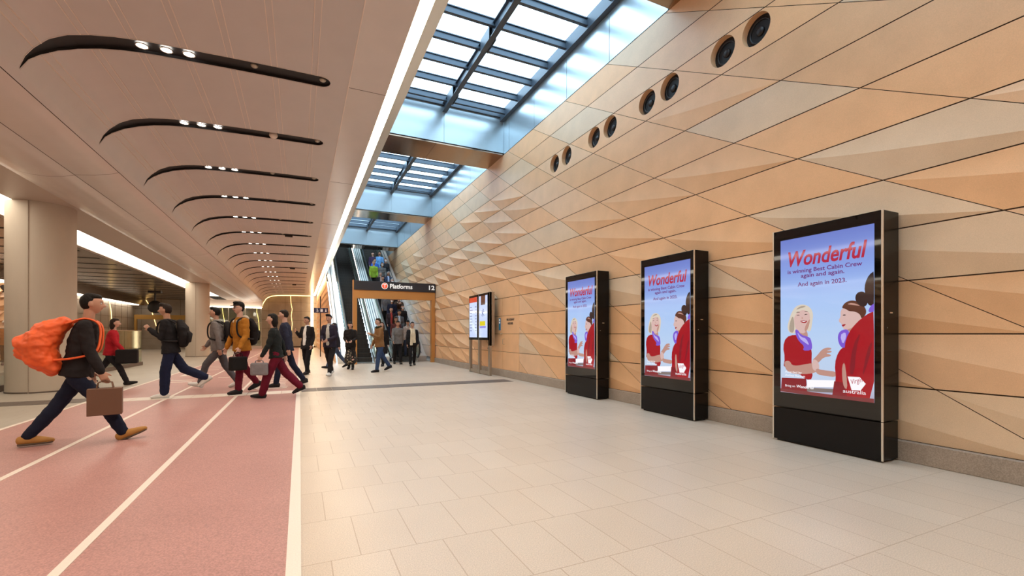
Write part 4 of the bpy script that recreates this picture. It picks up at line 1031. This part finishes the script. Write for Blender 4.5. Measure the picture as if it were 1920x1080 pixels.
# 5 mustard jacket
r5, J5 = person('tall person in a mustard jacket with pale hood, glasses and maroon trousers, walking left', (-1.10, 11.05, .008), 128, 1.88, dict(lean=4, thL=14, knL=10, ftL=4, thR=-16, knR=22, armL=(6, 22), armR=(4, 18), abL=12, abR=12), top=(.38, .15, .018), legs=(.115, .006, .02), shoes=BLK, hair=('black', 'tuft'), vox=.0085, seed=5, extra=('cap', 'glasses', 'palehood'))
backpack(r5, J5, BLK, 'black backpack on the person in the mustard jacket', 1.0)
hand_bag(r5, J5, 'L', .34, .28, .12, cloth((.012, .011, .011)), 'square black lunch bag hanging from the hand of the person in mustard', 'lunch_bag')
# 6 woman black top
r6, J6 = person('person in a black jumper and maroon trousers walking left near the white track edge', (-.42, 10.1, .008), 84, 1.64, dict(lean=5, thL=20, knL=6, ftL=8, thR=-24, knR=20, armL=(14, 14), armR=(-26, 14)), top=(.013, .016, .016), legs=(.115, .006, .02), shoes=BLK, hair=('black', 'bob'), vox=.0085, seed=6, style='coat' if False else 'knit', legstyle='wide')
hand_bag(r6, J6, 'L', .30, .24, .1, cloth((.20, .19, .20)), 'grey carrier bag held by the person in the black jumper', 'carrier_bag', handle=.05)
# 7 navy man
r7, J7 = person('person in a dark navy jacket walking left, half hidden behind the black jumper', (-.28, 12.0, .008), 80, 1.80, dict(lean=4), top=(.020, .022, .042), legs=NVY, hair=('dark', 'short'), vox=.010, seed=7)
# 8 suit
r8, J8 = person('person in a black suit and open white shirt walking beside the track edge', (.20, 15.4, 0), 140, 1.74, dict(lean=-3, thL=10, knL=4, ftL=0, thR=-6, knR=10, armL=(-4, 25), armR=(20, 110, 10), turn=-10, nod=4), top=BLK, legs=(.012, .011, .013), shoes=BLK, hair=('black', 'short'), skin='mid', style='suit', shirt=WHITE_FAB, vox=.0095, seed=8)
# 9 dark jacket, pale tee
r9, J9 = person('person with a fringe in a dark bomber jacket over a pale top and white trainers', (.82, 14.7, 0), 150, 1.82, dict(lean=2, thL=18, knL=8, ftL=8, thR=-14, knR=16, armL=(10, 55, 30), armR=(10, 55, 30), nod=8), top=(.022, .018, .032), legs=BLK, shoes=WHITE_FAB, hair=('black', 'tuft'), skin='mid', shirt=(.50, .48, .44), vox=.0095, seed=9)
# 10 floral woman
r10, J10 = person('person in a long black coat over a black and cream floral skirt, hair tied up', (1.62, 16.9, 0), 165, 1.66, dict(lean=4, thL=10, knL=6, ftL=0, thR=-10, knR=14, armL=(10, 60, 25), armR=(10, 60, 25), nod=22), top=(.016, .013, .012), legs=(.02, .016, .014), shoes=BLK, hair=('black', 'bob'), style='jacket', extra=('floral', 'boots'), vox=.0095, seed=10, legstyle='slim')
# 10b jeans behind
r10b, _ = person('person in blue jeans mostly hidden behind the dark bomber jacket', (1.20, 17.9, 0), 100, 1.68, dict(lean=4, thL=26, knL=6, ftL=10, thR=-24, knR=16), top=(.02, .02, .03), legs=(.06, .09, .16), shoes=BLK, hair=('dark', 'short'), vox=.011, seed=11)
# 11 brown jacket
r11, J11 = person('person in a brown jacket, dark scarf, blue jeans and black boots walking left', (2.38, 15.4, 0), 108, 1.74, dict(lean=3, thL=12, knL=4, ftL=2, thR=-22, knR=14, armL=(20, 95, 25), armR=(4, 20)), top=(.23, .115, .045), legs=(.035, .06, .13), shoes=BLK, hair=('brown', 'short'), extra=('darkscarf', 'boots'), vox=.0095, seed=12)
# 12 long hair
r12, J12 = person('person with long dark hair in a black coat, walking behind the brown jacket', (2.92, 18.2, 0), 150, 1.70, dict(lean=3), top=(.016, .013, .014), legs=BLK, hair=('brown', 'long'), style='coat', vox=.010, seed=13)
# 13 grey hoodie
r13, J13 = person('person in a grey zipped hoodie and black trousers coming off the escalator', (3.66, 19.0, 0), 178, 1.76, dict(lean=2, thL=12, knL=8, ftL=6, thR=-10, knR=16, nod=10), top=(.17, .155, .145), legs=BLK, shoes=(.03, .03, .03), hair=('dark', 'short'), skin='mid', extra=('hood',), vox=.0095, seed=14)
# 14 scarf
r14, J14 = person('person in a black coat with a long cream scarf, right of the grey hoodie', (4.02, 17.9, 0), 176, 1.70, dict(lean=1, thL=-8, knL=16, thR=14, knR=8, ftR=6, armL=(2, 14), armR=(0, 10)), top=(.015, .013, .015), legs=BLK, shoes=(.04, .04, .04), hair=('dark', 'tail'), skin='mid', extra=('scarf',), vox=.0095, seed=15)
# 15 far worker
r15, J15 = person('distant person in a white helmet and orange vest beyond the left balustrade', (-10.5, 24.7, 0), 200, 1.75, dict(lean=2, armL=(20, 50), armR=(20, 50)), top=(.55, .18, .06), legs=NVY, extra=('helmet',), vox=.016, seed=16)

# escalator riders, standing on the steps
riders = [
 (4.52, 0, 'cap and pale hooded jacket, lowest on the right of the down escalator', dict(top=(.40, .33, .30), extra=('cap', 'palehood'), hair=('black', 'short'))),
 (3.98, 0, 'long dark hair and dark red top, lowest on the left side', dict(top=(.10, .03, .03), hair=('brown', 'long'))),
 (4.26, 2, 'grey blazer and pale blue shirt, in the middle of the lower riders', dict(top=(.10, .10, .11), shirt=(.45, .50, .58), hair=('black', 'short'))),
 (3.96, 3, 'dark coat and red scarf, lower left of the down escalator', dict(top=(.03, .02, .025), extra=(), shirt=(.35, .05, .04), hair=('black', 'bob'))),
 (4.56, 4, 'white face mask and black jacket, lower right riders', dict(top=BLK, extra=('mask',), hair=('dark', 'bob'))),
 (4.12, 5, 'white face mask and navy coat, directly under the Platforms sign', dict(top=NVY, extra=('mask',), hair=('black', 'short'))),
 (4.52, 6, 'brown jacket with fur collar holding hands to the face', dict(top=(.06, .03, .018), extra=('furcollar',), hair=('black', 'short'), pose=dict(lean=2, thL=2, knL=3, thR=-1, knR=3, ftR=0, armL=(30, 110, 35), armR=(30, 110, 35)))),
 (3.94, 7, 'curly dark hair and grey coat, seen just under the Platforms sign', dict(top=(.12, .12, .13), hair=('black', 'curly'))),
 (4.60, 10, 'dark hair showing just above the Platforms sign, far right rider', dict(top=(.03, .02, .02), hair=('dark', 'short'))),
 (4.50, 11, 'white mask, seen just above the word Platforms', dict(top=BLK, extra=('mask',), hair=('grey', 'short'))),
 (4.06, 12, 'black coat and receding dark hair above the red roundel', dict(top=(.03, .028, .03), shirt=(.45, .38, .36), hair=('dark', 'short'))),
 (4.48, 14, 'white hair, blue suit jacket and pale blue shirt, upper riders', dict(top=(.035, .05, .10), shirt=(.40, .48, .68), hair=('grey', 'short'), style='suit')),
 (4.06, 14, 'grey hair and black coat beside the blue suited rider', dict(top=BLK, shirt=(.4, .3, .28), hair=('grey', 'tuft'))),
 (3.84, 17, 'bright yellow green vest at the left edge of the riders', dict(top=(.22, .34, .03), hair=('fair', 'short'))),
 (4.30, 17, 'white mask and beige cap in the upper group of riders', dict(top=(.12, .12, .12), extra=('mask',), hair=('dark', 'bob'))),
 (4.62, 19, 'black puffer jacket and white mask near the top right', dict(top=(.018, .02, .025), extra=('mask',), hair=('black', 'short'))),
 (4.00, 19, 'bright blue jacket near the top left of the down escalator', dict(top=(.03, .10, .42), hair=('dark', 'short'))),
 (4.38, 21, 'light blue jacket, highest rider in view', dict(top=(.14, .33, .62), hair=('dark', 'short'))),
 (3.98, 21, 'dark purple jacket, highest rider on the left', dict(top=(.05, .03, .07), hair=('black', 'short'))),
]
for i, (x, k, d, kw) in enumerate(riders):
    po_ = kw.pop('pose', dict(lean=1 + i % 3, thL=3, knL=4, thR=0, knR=3, ftR=0, armL=(2 + i % 5, 20 + 9*(i % 4), 6), armR=(4, 30), nod=6, turn=(i*37) % 26 - 13))
    person('escalator rider in ' + d if not d.startswith(('long', 'white', 'curly', 'dark hair', 'grey hair')) else 'escalator rider with ' + d, (x, 20.9 + .3464*k + .2, .2*(k+1) + .003), 180, 1.64 + .05*((i*7) % 4), po_, legs=BLK if i % 3 else (.03, .035, .06), skin=('light', 'mid', 'tan')[i % 3], vox=.014, group='people riding down the right escalator', seed=20+i, **kw)
